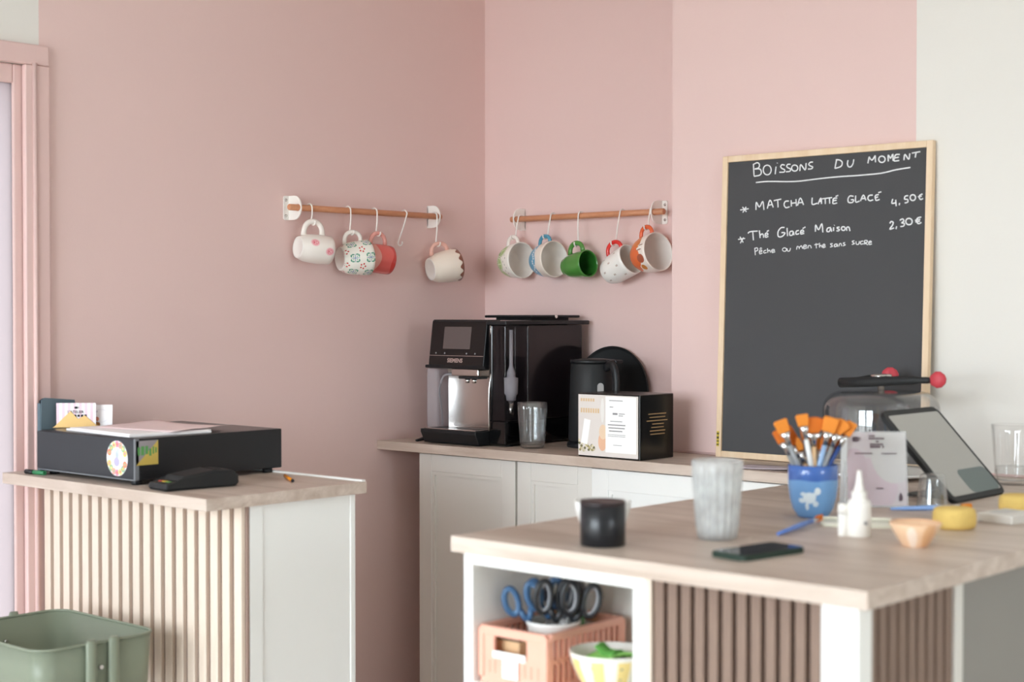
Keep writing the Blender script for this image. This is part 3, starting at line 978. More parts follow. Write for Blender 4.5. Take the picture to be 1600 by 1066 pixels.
m_blue = printed('blue_dip_print', '#eadfd2', [(0.13 + 0.022 * k, 0.46 + 0.05 * math.sin(k * 1.7), 0.010, 0.05, '#dfe5e6') for k in range(12)], bands=((-0.1, 0.58, '#5fa3c4', 0.035, 7),), coat=0.3)
m_green = mat('green_glaze', '#4d8a3d', rough=0.18, coat=0.4, var=0.06, vscale=14)
m_greeni = mat('green_glaze_inside', '#2f6e2a', rough=0.12, coat=0.4)
sp = []
for (u, v) in ((0.14, 0.25), (0.14, 0.72), (0.22, 0.48), (0.29, 0.20), (0.29, 0.75), (0.36, 0.50), (0.40, 0.2), (0.42, 0.8), (0.07, 0.5)):
    for k in range(4):
        a = PI / 4 + PI / 2 * k
        sp.append((u + 0.008 * math.cos(a), v + 0.035 * math.sin(a), 0.0040, 0.017, '#77745c' if k % 2 else '#9a7f62'))
    sp.append((u, v, 0.0032, 0.013, '#b9554c'))
m_sprig = printed('sprig_print', '#efece6', sp, coat=0.3)
m_orange = printed('orange_splash_print', '#efe4da', [(0.16, 0.32, 0.13, 0.42, '#d97a35'), (0.28, 0.35, 0.10, 0.36, '#e4713f'), (0.38, 0.20, 0.07, 0.3, '#e4713f'), (0.30, 0.72, 0.038, 0.17, '#a9583f'), (0.385, 0.66, 0.03, 0.12, '#d98a3f'), (0.215, 0.72, 0.014, 0.15, '#f1ebe2'), (0.225, 0.72, 0.006, 0.12, '#9a7560'), (0.19, 0.78, 0.012, 0.13, '#efe9e0'), (0.188, 0.80, 0.005, 0.12, '#8f6a58')], coat=0.3)
RED = mat('red_glaze', '#d8352f', rough=0.25, coat=0.3)
ORG_ = mat('orange_glaze', '#e0653a', rough=0.25, coat=0.3)
BLUEG = mat('blue_handle_glaze', '#4f93ad', rough=0.25, coat=0.3)
PEACHG = mat('peach_handle_glaze', '#e6b3a4', rough=0.3, coat=0.3)
CRM = mat('cream_glaze', CREAM, rough=0.25, coat=0.3)

D = math.radians
def wd(a):
    return (math.cos(a), math.sin(a), 0)

P = hook(WL, -0.772, 1.578, 1.530, 'white S-hook carrying the cream smiley mug, nearest the door')
mug('mug', 'cream mug with pink smiley faces hanging near the left bracket', P, wd(D(78)), D(-4), 0.036, 0.040, 0.098, 0.044, (m_smile, IN_W), belly=0.003, hz=0.46, hw=0.0078)
P = hook(WL, -0.626, 1.578, 1.508, 'white S-hook carrying the green and red patterned mug')
mug('mug', 'white mug with green leaf and red dot tile pattern', P, wd(D(74)), D(4), 0.039, 0.052, 0.088, 0.034, (m_tile, IN_W), belly=0.003, hm=CRM, hz=0.5)
P = hook(WL, -0.522, 1.578, 1.508, 'white S-hook carrying the coral pink mug')
mug('mug', 'coral pink and red glazed mug half hidden behind the patterned one', P, wd(D(80)), D(-6), 0.039, 0.043, 0.085, 0.038, (m_coral, m_coral), belly=0.002, hz=0.5, hm=m_coral)
hook(WL, -0.400, 1.578, 1.484, 'empty white S-hook between the coral mug and the scalloped mug', lean=-0.012, out=0.036)
P = hook(WL, -0.272, 1.578, 1.486, 'white S-hook by the right bracket carrying the scalloped cream mug')
mug('mug', 'cream mug with a scalloped brown rim hanging nearest the corner', P, wd(D(72)), D(10), 0.040, 0.051, 0.092, 0.032, (m_scal, IN_W), belly=0.003, hm=PEACHG, hz=0.44)
P = hook(WB, 0.190, 1.574, 1.510, 'white S-hook by the left bracket carrying the lime mug', lean=-0.018)
mug('mug', 'white mug with sliced lime pattern, leftmost on the lighter wall', P, wd(D(-8)), D(4), 0.040, 0.0565, 0.080, 0.030, (m_lime, IN_W), belly=0.004, hm=CRM)
P = hook(WB, 0.322, 1.574, 1.508, 'white S-hook carrying the blue dipped mug', lean=-0.018)
mug('mug', 'cream mug dipped in blue glaze, beside the lime mug', P, wd(D(-8)), D(4), 0.040, 0.0560, 0.080, 0.028, (m_blue, IN_W), belly=0.004, hm=BLUEG)
P = hook(WB, 0.432, 1.574, 1.482, 'white S-hook carrying the plain green mug', lean=-0.004)
mug('mug', 'plain glossy green mug in the middle of the right rail', P, wd(D(-6)), D(6), 0.032, 0.041, 0.092, 0.036, (m_green, m_greeni), belly=0.002, hm=m_green, hw=0.0075, hz=0.5)
P = hook(WB, 0.590, 1.574, 1.480, 'white S-hook carrying the sprig mug with red handle', lean=-0.022)
mug('mug', 'white mug with tiny sprigs and a red handle, tilted', P, wd(D(-4)), D(24), 0.041, 0.047, 0.096, 0.036, (m_sprig, IN_W), belly=0.001, hm=RED, hz=0.5)
P = hook(WB, 0.700, 1.574, 1.522, 'white S-hook by the right bracket carrying the orange mug', lean=-0.010)
mug('mug', 'white mug with orange and brown splashes and an orange handle', P, wd(D(-10)), D(10), 0.044, 0.0570, 0.080, 0.032, (m_orange, IN_W), belly=0.004, hm=ORG_, hz=0.5)

# ------------------------------------------------------------------ blackboard
kb = 0.03 / 0.79
bt = thing('blackboard', 'tall blackboard in a light wood frame with a handwritten drinks menu, leaning on the wall', 'blackboard', (1.062, -0.245, ZT + 0.0015))
bt.matrix_world = frame((1, 0, 0), Vector((0, kb, 1)).normalized(), Vector((0, -1, kb)).normalized(), (1.062, -0.245, ZT + 0.0015))
FRW = wood('light_pine_frame', '#e0c3a0', '#ecd5b8', scale=(30, 4, 30), rough=0.5)
SLATE = mat('blackboard_slate', '#4b4b4d', rough=0.75, spec=0.3, var=0.05, vscale=4.0)
CHK = mat('chalk_marker', '#e9eaec', rough=0.9)
BWD, BHT, FWD = 0.604, 0.796, 0.0165
for q in ((0, FWD, 0, BHT), (BWD - FWD, BWD, 0, BHT), (FWD + 0.0002, BWD - FWD - 0.0002, 0, FWD), (FWD + 0.0002, BWD - FWD - 0.0002, BHT - FWD, BHT)):
    obj('frame_rail', B().box(q[0], q[1], q[2], q[3], -0.017, 0.0, bev=0.0015), FRW, bt)
obj('slate', B().box(FWD - 0.004, BWD - FWD + 0.004, FWD - 0.004, BHT - FWD + 0.004, -0.012, -0.006), SLATE, bt)
for nm, strokes in CHALK.items():
    b = B()
    for s in strokes:
        pts = [(s[i] / 1e4 + 0.0085, s[i + 1] / 1e4 - 0.001, -0.0055) for i in range(0, len(s), 2)]
        b.tube(smooth_path(pts, 4), 0.0019 if 'small' not in nm else 0.0014, seg=6, flat=0.35, up=(0, 0, 1))
    obj('chalk_' + nm, b, CHK, bt)
TAGY = printed('yellow_price_tag', '#c9b13f', [], bands=((0.08, 0.16, '#5d5426'), (0.3, 0.38, '#5d5426'), (0.5, 0.64, '#4d4623'), (0.78, 0.9, '#5d5426')))
obj('price_tag', B().box(0.003, 0.0105, 0.028, 0.068, 0.0001, 0.0006), TAGY, bt)

# ------------------------------------------------------------------ coffee machine
cm = thing('coffee_machine', 'black bean-to-cup coffee machine with touch display and steel front', 'coffee machine', (0.30, -0.22, ZT))
org = cm.location.copy()
b = B(org)
b.box(0.165, 0.398, -0.332, -0.055, 0.906, 1.247, bev=0.004)
b.box(0.385, 0.4500, -0.398, -0.055, 0.905, 0.972, bev=0.004)
b.box(0.385, 0.399, -0.398, -0.33, 0.972, 1.247, bev=0.003)
obj('body', b, BGLOSS, cm)
b = B(org)
for (x, y) in ((0.2, -0.36), (0.43, -0.36), (0.2, -0.06), (0.43, -0.06)):
    b.lathe([(0, 0.9), (0.012, 0.9), (0.012, 0.906), (0, 0.906)], seg=12, c=(x, y, 0))
obj('feet', b, BLACK, cm)
# steel front, gently bowed
b = B(org)
def steel(u, v):
    x = 0.190 + 0.196 * u
    y = -0.338 - 0.024 * (abs(2 * u - 1) ** 2.0) - 0.012 * max(0.0, (v - 0.8) / 0.2) ** 2
    return (x, y, 0.944 + 0.19 * v)
b.grid(steel, 25, 9)
obj('steel_front', b, STEEL, cm)
b = B(org)
b.tube(smooth_path([(0.3925, -0.404, 0.945), (0.3925, -0.404, 1.04), (0.3925, -0.399, 1.09), (0.3925, -0.385, 1.15), (0.3925, -0.392, 1.19), (0.3925, -0.397, 1.246)], 5), 0.0032, seg=8, flat=0.7)
obj('chrome_edge', b, CHROME, cm)
# display head, front leaning back
b = B(org)
b.prism([(-0.400, 1.120), (-0.406, 1.130), (-0.389, 1.258), (-0.384, 1.262), (-0.333, 1.262), (-0.333, 1.125), (-0.36, 1.116)], 0.150, 0.372, axis='x', bev=0.002)
hd = obj('display_head', b, BLACK, cm)
nrm = Vector((0, -0.1285, -0.0171)).normalized()
upv = Vector((0, 0.0171, 0.1285)).normalized()
nrm = Vector((1, 0, 0)).cross(upv)
HM = frame((1, 0, 0), upv, nrm, Vector((0.150, -0.406, 1.130)) + nrm * 0.0002 - org)
def on_head(name, b, m):
    o = obj(name, b, m, hd, M=HM)
    return o
on_head('glass_front', B().prism(rrect(0.002, 0.220, 0.0, 0.127, 0.003), 0.0, 0.0012, axis='z'), BGLOSS)
SCREEN = mat('dim_touch_screen', '#5d5250', rough=0.2)
on_head('screen', B().prism(rrect(0.055, 0.164, 0.047, 0.112, 0.002), 0.0012, 0.0018, axis='z'), SCREEN)
on_head('trim_line', B().box(0.002, 0.220, 0.0262, 0.0274, 0.0012, 0.0018), CHROME)
b = B()
for x in (0.028, 0.064, 0.152, 0.186):
    b.prism([(x + 0.0026 * math.cos(k * PI / 4), 0.034 + 0.0026 * math.sin(k * PI / 4)) for k in range(8)], 0.0012, 0.0016, axis='z')
on_head('touch_symbols', b, GINK)
text('brand_lettering', 'SIEMENS', 0.0165, CHROME, hd, HM @ Matrix.Translation((0.108, 0.0125, 0.0014)), bold=0.0005)
# outlet
b = B(org)
b.box(0.235, 0.345, -0.398, -0.345, 1.098, 1.119, bev=0.004)
ot = obj('coffee_outlet', b, STEEL, cm)
b = B(org)
b.box(0.262, 0.338, -0.396, -0.350, 1.090, 1.0975, bev=0.002)
obj('outlet_base', b, BLACK, ot)
for x in (0.285, 0.312):
    b = B(org)
    b.tube([(x, -0.380, 1.0905), (x, -0.380, 1.078)], [0.008, 0.0065], seg=12)
    obj('nozzle', b, CHROME, ot)
# drip tray
b = B(org)
b.prism([(-0.436, 0.903), (-0.452, 0.934), (-0.452, 0.943), (-0.336, 0.943), (-0.336, 0.903)], 0.162, 0.384, axis='x', bev=0.002)
dt = obj('drip_tray', b, BLACK, cm)
b = B(org)
b.box(0.170, 0.378, -0.446, -0.352, 0.9432, 0.946, bev=0.001)
obj('drip_grate', b, STEEL, dt)
b = B(org)
for k in range(9):
    b.box(0.186 + k * 0.021, 0.198 + k * 0.021, -0.432, -0.366, 0.946, 0.9464)
obj('grate_slots', b, BLACK, dt)
# clear milk container at the left with its hose
b = B(org)
b.box(0.118, 0.1645, -0.385, -0.28, 0.94, 1.118, bev=0.008)
CLEARP = tinted('clear_plastic', '#cfc7cc', alpha=0.35)
mk = obj('milk_container', b, CLEARP, cm)
obj('container_lid', B(org).box(0.116, 0.166, -0.388, -0.278, 1.1185, 1.128, bev=0.003), BLACK, mk)
b = B(org)
b.tube(smooth_path([(0.21, -0.36, 1.10), (0.18, -0.372, 1.095), (0.150, -0.36, 1.05), (0.138, -0.34, 1.0), (0.134, -0.33, 0.945)], 6), 0.003, seg=8)
obj('milk_hose', b, mat('grey_hose', '#9d979a', rough=0.4), mk)
# tinted tank at the right with the pale filter inside
b = B(org)
b.box(0.3995, 0.4500, -0.3015, -0.055, 0.9725, 1.2465, bev=0.003)
TINT = tinted('smoked_plastic', '#1d1719', alpha=0.9, rough=0.12)
tk = obj('water_tank', b, TINT, cm)
obj('clear_tank_front', B(org).box(0.3995, 0.4500, -0.398, -0.302, 0.9725, 1.2465, bev=0.003), tinted('clear_smoked_plastic', '#262022', alpha=0.42, rough=0.05), tk)
FILT = mat('pale_filter_plastic', '#dcd6de', rough=0.4)
b = B(org)
b.lathe([(0, 1.03), (0.0135, 1.03), (0.0155, 1.045), (0.0195, 1.05), (0.0205, 1.095), (0.013, 1.097), (0.012, 1.112), (0.008, 1.122), (0.0055, 1.13), (0.0055, 1.233), (0, 1.233)], seg=20, c=(0.424, -0.345, 0))
obj('water_filter', b, FILT, tk)
b = B(org)
b.lathe([(0, 0.975), (0.009, 0.975), (0.009, 1.0295), (0, 1.0295)], seg=14, c=(0.424, -0.345, 0))
obj('filter_pipe', b, STEEL, tk)
obj('tank_lid', B(org).box(0.374, 0.4520, -0.398, -0.022, 1.2475, 1.2595, bev=0.003), BLACK, cm)
b = B(org)
b.box(0.235, 0.425, -0.255, -0.035, 1.2675, 1.2755, bev=0.003)
b.box(0.26, 0.40, -0.23, -0.06, 1.2597, 1.2676)
ld = obj('bean_lid', b, BLACK, cm)
b = B(org)
b.tube([(0.4255, -0.15, 1.2715), (0.429, -0.15, 1.2715)], 0.0055, seg=12)
obj('lid_button', b, CHROME, ld)
b = B(org)
b.tube(smooth_path([(0.175, -0.30, 0.906), (0.13, -0.40, 0.905), (0.12, -0.425, 0.9035), (0.10, -0.40, 0.9035), (0.05, -0.30, 0.9035), (0.03, -0.1, 0.9035), (0.03, -0.01, 0.9035)], 6), 0.003, seg=8)
obj('power_cord', b, BLACK, cm)

# ------------------------------------------------------------------ kettle, round tray, ribbed glass, boxed tea
kt = thing('kettle', 'matte black electric kettle between the coffee machine and the boxed tea', 'kettle', (0.620, -0.215, ZT))
obj('power_base', B().lathe([(0, 0), (0.072, 0), (0.074, 0.004), (0.072, 0.014), (0.062, 0.016), (0, 0.016)], seg=36), BLACK, kt)
b = B()
b.lathe([(0, 0.0165), (0.066, 0.0165), (0.0695, 0.022), (0.068, 0.10), (0.064, 0.20), (0.0625, 0.236), (0.060, 0.239), (0, 0.239)], seg=40)
bd = obj('body', b, BMATTE, kt)
b = B()
b.prism(rrect(-0.014, 0.014, 0.045, 0.0515, 0.003), 0.0672, 0.0696, axis='x')
b.prism(rrect(-0.004, 0.005, 0.0515, 0.0545, 0.0012), 0.0672, 0.0696, axis='x')
obj('maker_badge', b, GINK, bd, M=Matrix.Rotation(D(-58), 4, 'Z'))
b = B()
b.lathe([(0, 0.2395), (0.0625, 0.2395), (0.0645, 0.243), (0.0635, 0.249), (0.03, 0.252), (0, 0.252)], seg=36)
b.box(0.05, 0.098, -0.016, 0.016, 0.240, 0.2495, bev=0.003)
obj('lid', b, BLACK, kt)
b = B()
b.tube(smooth_path([(0.062, 0, 0.228), (0.088, 0, 0.236), (0.104, 0, 0.215), (0.108, 0, 0.16), (0.102, 0, 0.09), (0.088, 0, 0.045), (0.064, 0, 0.04)], 5), 0.0125, seg=12, flat=0.75, up=(0, 1, 0))
obj('handle', b, BLACK, kt, M=Matrix.Rotation(D(-14), 4, 'Z'))
b = B()
b.prism(rrect(-0.009, 0.009, 0.08, 0.185, 0.009), 0.0655, 0.0685, axis='x')
obj('water_gauge', b, mat('gauge_window', '#b3b1b0', rough=0.25), kt, M=Matrix.Rotation(D(-32), 4, 'Z'))

tr_ = thing('round_tray', 'round black tray leaning upright against the pink wall behind the kettle', 'tray', (0.536, -0.034, ZT + 0.001), rot=(D(84), 0, 0))
b = B()
b.lathe([(0, 0.0), (0.132, 0.0), (0.139, 0.004), (0.141, 0.011), (0.139, 0.012), (0.1365, 0.0065), (0.130, 0.003), (0, 0.003)], seg=56, c=(0, 0.141, 0))
obj('dish', b, BMATTE, tr_)
b = B()
b.tube([(0.14 * math.cos(2 * PI * k / 56), 0.141 + 0.14 * math.sin(2 * PI * k / 56), 0.0118) for k in range(56)], 0.0016, seg=6, closed=True)
obj('rim', b, BLACK, tr_)


def tumbler(name, label, loc, h, rb, rt, m, content=None, flutes=22, group='tumblers and drinking glasses', wall=0.0026, rot=(0, 0, 0), cat='glass', lev=0.8, plain=0.88):
    t = thing(name, label, cat, loc, rot=rot, group=group)
    def fl(k, seg, r, z):
        if z > h * plain or r < rb * 0.7 or z < 0.004:
            return r
        return r + 0.0019 * math.cos(2 * PI * flutes * k / seg)
    prof = [(0, 0), (rb * 0.8, 0), (rb, 0.003)]
    for k in range(1, 7):
        prof.append((rb + (rt - rb) * k / 6, h * k / 6 if k < 6 else h - 0.0012))
    prof += [(rt - wall * 0.5, h), (rt - wall, h - 0.0012)]
    inner = []
    for k in range(5, 0, -1):
        inner.append((rb + (rt - rb) * k / 6 - wall, max(0.009, h * k / 6)))
    prof += inner + [(rb - wall - 0.002, 0.009), (0, 0.008)]
    nseg = max(48, flutes * 6)

    def fl2(k, seg, r, z):
        return fl(k, seg, r, z)
    b = B()
    i0 = 11

    def fl3(k, seg, r, z):
        f = max(0.0, min(1.0, z / h))
        if r < rb + (rt - rb) * f - wall * 0.9:
            return r
        return fl(k, seg, r, z)
    b.lathe(prof, seg=nseg, flute=fl3 if flutes else None)
    obj('glass_wall', b, m, t)
    if content:
        q = []
        for k in range(7):
            f = k / 6 * lev
            q.append((rb + (rt - rb) * f - wall - 0.0004, 0.0092 + (h - 0.0092) * f))
        obj('drink', B().lathe([(0, 0.0092)] + q + [(0, q[-1][1])], seg=40), content, t)
    return t


tumbler('ribbed_tumbler', 'empty ribbed tumbler standing in front of the coffee machine', (0.520, -0.362, ZT), 0.130, 0.033, 0.042, GLASS2, flutes=20)

bx = thing('tea_box', 'black gift box with a white label and pale printed front on the back counter', 'box', (0.879, -0.392, ZT))
org = bx.location.copy()
X0, X1, Y0, Y1, Z0, Z1 = 0.776, 0.982, -0.468, -0.322, ZT + 0.0005, ZT + 0.170
obj('carton', B(org).box(X0, X1, Y0, Y1, Z0, Z1, bev=0.0025), mat('black_card_gloss', '#121110', rough=0.22), bx)
FRONTP = printed('pale_box_print', '#ddd5cf', [(0.03 + 0.045 * (k % 6) + 0.02 * math.sin(k * 2.3), 0.09 + 0.038 * (k // 6) * (1 - 0.1 * (k % 6)) + 0.012 * math.sin(k * 5.1), 0.020, 0.022, ['#8f8560', '#b7a878', '#c9bfa6', '#6f6a4c', '#d9cfae'][k % 5]) for k in range(30)]
                + [(0.41, 0.24, 0.07, 0.15, '#e3b596'), (0.42, 0.40, 0.065, 0.12, '#e8cdb0'), (0.41, 0.75, 0.03, 0.2, '#e6e2dd')], rough=0.3)
fp = obj('printed_front', B(org).box(X0 + 0.001, X1 - 0.006, Y0 - 0.0008, Y0 - 0.0002, Z0 + 0.004, Z1 - 0.004), FRONTP, bx)
GOLD = mat('gold_print', '#c2a071', rough=0.4, metal=0.3)
b = B(org)
for (x, z, ww) in ((0.785, 0.148, 0.050), (0.785, 0.118, 0.070)):
    n_ = int(ww / 0.008)
    for k in range(n_):
        b.box(X0 + x - 0.776 + k * 0.0082, X0 + x - 0.776 + k * 0.0082 + 0.0055, Y0 - 0.0011, Y0 - 0.0009, ZT + z, ZT + z + (0.008 if z > 0.13 else 0.012))
obj('gold_lettering', b, mat('faded_gold_ink', '#d8b98f', rough=0.5), fp)
lb = obj('white_label', B(org).box(X0 + 0.094, X1 - 0.011, Y0 - 0.0022, Y0 - 0.0012, Z0 + 0.016, Z1 - 0.007, bev=0.0003), PAPER, bx)
b = B(org)
for (x, z, ww, hh) in ((0.106, 0.152, 0.045, 0.002), (0.108, 0.135, 0.012, 0.002), (0.118, 0.116, 0.016, 0.005), (0.138, 0.118, 0.020, 0.002), (0.138, 0.113, 0.014, 0.002), (0.110, 0.098, 0.040, 0.0018), (0.102, 0.088, 0.058, 0.0028), (0.104, 0.080, 0.054, 0.0028), (0.106, 0.072, 0.044, 0.0028), (0.102, 0.063, 0.058, 0.0012), (0.102, 0.059, 0.058, 0.0012), (0.120, 0.036, 0.028, 0.0012)):
    b.box(X0 + x, X0 + x + ww, Y0 - 0.0024, Y0 - 0.0022, ZT + z, ZT + z + hh)
obj('label_print', b, GINK, lb)
b = B(org)
b.box(-0.011, 0.011, -0.0006, 0.0, -0.033, 0.033, M=Matrix.Translation((X0 + 0.027, Y0 - 0.0012, ZT + 0.068)) @ Matrix.Rotation(D(10), 4, 'Y'))
obj('small_tag', b, PAPER, bx)
b = B(org)
for k, (a, c) in enumerate(((0.035, 0.112), (0.040, 0.108), (0.028, 0.118), (0.052, 0.102), (0.048, 0.102), (0.042, 0.108), (0.044, 0.106))):
    b.box(X1 + 0.0001, X1 + 0.0005, Y0 + a, Y0 + c, ZT + 0.118 - k * 0.0088, ZT + 0.1205 - k * 0.0088)
obj('gold_lines', b, GOLD, bx)

# ------------------------------------------------------------------ small things on the back counter by the blackboard
b = B()
def sheet(u, v):
    return (-0.075 + 0.15 * u, -0.05 + 0.1 * v, 0.0012 + 0.004 * u * u * (1 - v))
b.grid(sheet, 8, 6)
LAV = mat('lavender_paper', '#d3c8d0', rough=0.7)
o = obj('loose_paper', b, LAV)
o.location = (1.330, -0.405, ZT + 0.0005)
o.rotation_euler = (0, 0, D(8))
sm = o.modifiers.new('thickness', 'SOLIDIFY')
sm.thickness = 0.0008
tag(o, 'pale lavender sheet of paper lying below the blackboard', 'paper')
dsh = thing('small_dish', 'small white dish on the back counter half behind the blue cup', 'dish', (1.470, -0.400, ZT))
obj('bowl', B().lathe([(0, 0), (0.022, 0), (0.036, 0.016), (0.0365, 0.0185), (0.0345, 0.0175), (0.021, 0.004), (0, 0.004)], seg=28), IN_W, dsh)
b = B()
b.lathe([(0.0362, 0.0172), (0.0372, 0.018), (0.0365, 0.0192), (0.0352, 0.0184), (0.0362, 0.0172)], seg=28)
obj('rim', b, IN_W, dsh)
bk = thing('booklet', 'small stack of booklets with orange edge behind the brush cup', 'booklet', (1.440, -0.300, ZT), rot=(0, 0, D(12)))
for k, c in enumerate(('#c98f57', '#7d5a40', '#d9a872', '#e8ddd0')):
    obj('leaflet', B().box(-0.05, 0.05, -0.035, 0.035, 0.0005 + k * 0.0045, 0.0045 + k * 0.0045, bev=0.0006), mat('booklet_cover_%d' % k, c, rough=0.6), bk)

# cake dome with tongs on top
dm = thing('cake_dome', 'clear glass cake dome with a flat steel knob in front of the blackboard', 'cake dome', (1.628, -0.392, ZT))
obj('plate', B().lathe([(0, 0), (0.06, 0), (0.065, 0.004), (0.13, 0.008), (0.140, 0.012), (0.138, 0.016), (0.12, 0.013), (0, 0.012)], seg=56), WHITE, dm)
Rg = 0.1345
outer = [(Rg, 0.016), (Rg + 0.001, 0.06), (Rg, 0.11)] + [(Rg - 0.045 + 0.045 * math.cos(a), 0.155 + 0.045 * math.sin(a)) for a in [PI / 2 * k / 8 for k in range(9)]] + [(0.04, 0.203), (0, 0.2035)]
inner = [(max(0.0, r - 0.0026) if r > 0.001 else 0, z - (0.0026 if k > 5 else 0.0)) for k, (r, z) in enumerate(outer)]
obj('glass_bell', B().lathe([(Rg - 0.0026, 0.0165)] + outer[0:] + inner[::-1][:-1] + [(Rg - 0.0026, 0.0165)], seg=64), GLASS, dm)
b = B()
b.lathe([(0, 0.2037), (0.008, 0.2037), (0.007, 0.225), (0.024, 0.229), (0.025, 0.238), (0.022, 0.240), (0, 0.240)], seg=28)
obj('knob', b, STEEL, dm)
tg = thing('serving_tongs', 'black serving tongs with red tips lying on top of the cake dome', 'tongs', (1.60, -0.44, ZT + 0.2045))
org = tg.location.copy()
REDS = mat('red_silicone', '#c4414c', rough=0.5)
zT = ZT + 0.214
J = Vector((1.548, -0.438, zT + 0.005))
b = B(org)
ax = [J, Vector((1.60, -0.456, zT + 0.008)), Vector((1.68, -0.464, zT + 0.013)), Vector((1.75, -0.466, zT + 0.017)), Vector((1.792, -0.465, zT + 0.018))]
b.tube(smooth_path(ax, 4), [0.0115] * 9 + [0.0105] * 4 + [0.0075] * 3 + [0.006], seg=12, flat=0.8, up=(0, 1, 0))
a1 = obj('arm', b, BMATTE, tg)
b = B(org)
b.lathe([(0, -0.019), (0.010, -0.0145), (0.0165, -0.004), (0.0155, 0.006), (0.009, 0.014), (0, 0.0175)], seg=20, M=Matrix.Translation((1.808, -0.464, zT + 0.020)) @ Matrix.Rotation(D(84), 4, 'Y') @ Matrix.Diagonal((1.15, 0.55, 1.15, 1)))
obj('red_tip', b, REDS, a1)
b = B(org)
ax = [J + Vector((0, 0.008, 0)), Vector((1.565, -0.40, zT + 0.008)), Vector((1.580, -0.352, zT + 0.014)), Vector((1.594, -0.315, zT + 0.018))]
b.tube(smooth_path(ax, 4), [0.0105] * 9 + [0.008] * 3 + [0.006], seg=12, flat=0.8, up=(0, 0, 1))
a2 = obj('arm', b, BMATTE, tg)
b = B(org)
b.lathe([(0, -0.019), (0.010, -0.0145), (0.0165, -0.004), (0.0155, 0.006), (0.009, 0.014), (0, 0.0175)], seg=20, M=Matrix.Translation((1.602, -0.300, zT + 0.020)) @ Matrix.Rotation(D(30), 4, 'Z') @ Matrix.Rotation(D(84), 4, 'Y') @ Matrix.Diagonal((1.15, 0.6, 1.15, 1)))
obj('red_tip', b, REDS, a2)

WATER = glass_mat('water', (0.96, 0.97, 0.97, 1), ior=1.33)
tumbler('drinking_glass', 'half-filled clear glass on the back counter at the right edge of the photo', (1.925, -0.340, ZT), 0.134, 0.036, 0.046, GLASS, content=WATER, flutes=0, lev=0.25)

# ------------------------------------------------------------------ things on the till counter
cd = thing('cash_drawer', 'black metal cash drawer with a round floral sticker on its front', 'cash drawer', (0.305, -1.46, ZT))
org = cd.location.copy()
DX0, DX1, DY0, DY1, DZ0, DZ1 = 0.104, 0.505, -1.675, -1.258, ZT + 0.0112, ZT + 0.1045
DRW = mat('charcoal_powder_coat', '#303236', rough=0.55, bump=0.05, bscale=500)
DRB = mat('black_powder_coat', '#1d1d1f', rough=0.3, bump=0.05, bscale=500)
obj('housing', B(org).box(DX0, DX1, DY0 + 0.0125, DY1, DZ0, DZ1, bev=0.002), DRB, cd)
fr = obj('drawer_front', B(org).box(DX0 + 0.002, DX1 - 0.006, DY0, DY0 + 0.012, DZ0 + 0.003, DZ1 - 0.002, bev=0.002), DRW, cd)
b = B(org)
b.box(DX1 - 0.0055, DX1 + 0.0005, DY0 + 0.001, DY0 + 0.0122, DZ0, DZ1, bev=0.001)
b.box(DX0 - 0.0005, DX1 - 0.006, DY0 + 0.002, DY0 + 0.0122, DZ0 - 0.001, DZ0 + 0.0027, bev=0.001)
obj('front_surround', b, mat('grey_edge', '#75777b', rough=0.5), cd)
for (x, y) in ((DX0 + 0.03, DY0 + 0.03), (DX1 - 0.025, DY0 + 0.022), (DX0 + 0.03, DY1 - 0.03), (DX1 - 0.018, DY1 - 0.03)):
    b = B(org)
    b.lathe([(0, 0), (0.011, 0), (0.012, 0.004), (0.012, 0.011), (0, 0.011)], seg=16, c=(x, y, ZT))
    obj('foot', b, BLACK, cd)
sp = []
cols = ['#e9606c', '#f0c25e', '#8fb58a', '#f0a08a', '#e98aa5', '#f4d98c', '#7fae92', '#ee7d5a']
for k in range(16):
    a = 2 * PI * k / 16
    if k in (0, 8):
        continue
    sp.append((0.5 + 0.40 * math.cos(a), 0.5 + 0.40 * math.sin(a), 0.095, 0.095, cols[k % 8]))
    sp.append((0.5 + 0.40 * math.cos(a), 0.5 + 0.40 * math.sin(a), 0.04, 0.04, cols[(k + 3) % 8]))
sp += [(0.5, 0.60, 0.08, 0.14, '#b4bec4'), (0.48, 0.40, 0.14, 0.13, '#b5aecb'), (0.55, 0.72, 0.07, 0.08, '#c3cccd')]
ST1 = printed('floral_sticker_print', '#f4f2f4', sp, rough=0.4)
b = B(org)
b.prism([(0.439 + 0.0405 * math.cos(2 * PI * k / 40), ZT + 0.0575 + 0.0395 * math.sin(2 * PI * k / 40)) for k in range(40)], DY0 - 0.0006, DY0 - 0.0001, axis='y')
obj('round_sticker', b, ST1, fr)
b = B(org)
sq = (-1.671, -1.613, ZT + 0.045, ZT + 0.099)
b.prism([(sq[0], sq[2]), (sq[1], sq[2]), (sq[1], sq[3]), (sq[0], sq[3])], DX1 + 0.0001, DX1 + 0.0005, axis='x', mi=0)
s2 = obj('square_sticker', b, mat('grey_label', '#9a9295', rough=0.35), cd)
b = B(org)
b.prism([(sq[0], sq[2]), (sq[1], sq[2]), (sq[1], sq[3])], DX1 + 0.0006, DX1 + 0.0008, axis='x')
obj('gold_half', b, mat('gold_label', '#cfb45c', rough=0.35, metal=0.2), s2)
b = B(org)
for (y, z, ww, hh) in ((0.004, 0.022, 0.006, 0.018), (0.013, 0.022, 0.008, 0.020), (0.024, 0.024, 0.007, 0.018), (0.034, 0.020, 0.006, 0.016), (0.043, 0.024, 0.004, 0.016), (0.050, 0.026, 0.004, 0.012)):
    b.box(DX1 + 0.0009, DX1 + 0.0011, sq[0] + y, sq[0] + y + ww, sq[2] + z, sq[2] + z + hh)
obj('green_lettering', b, mat('green_ink', '#5d9a56', rough=0.6), s2)

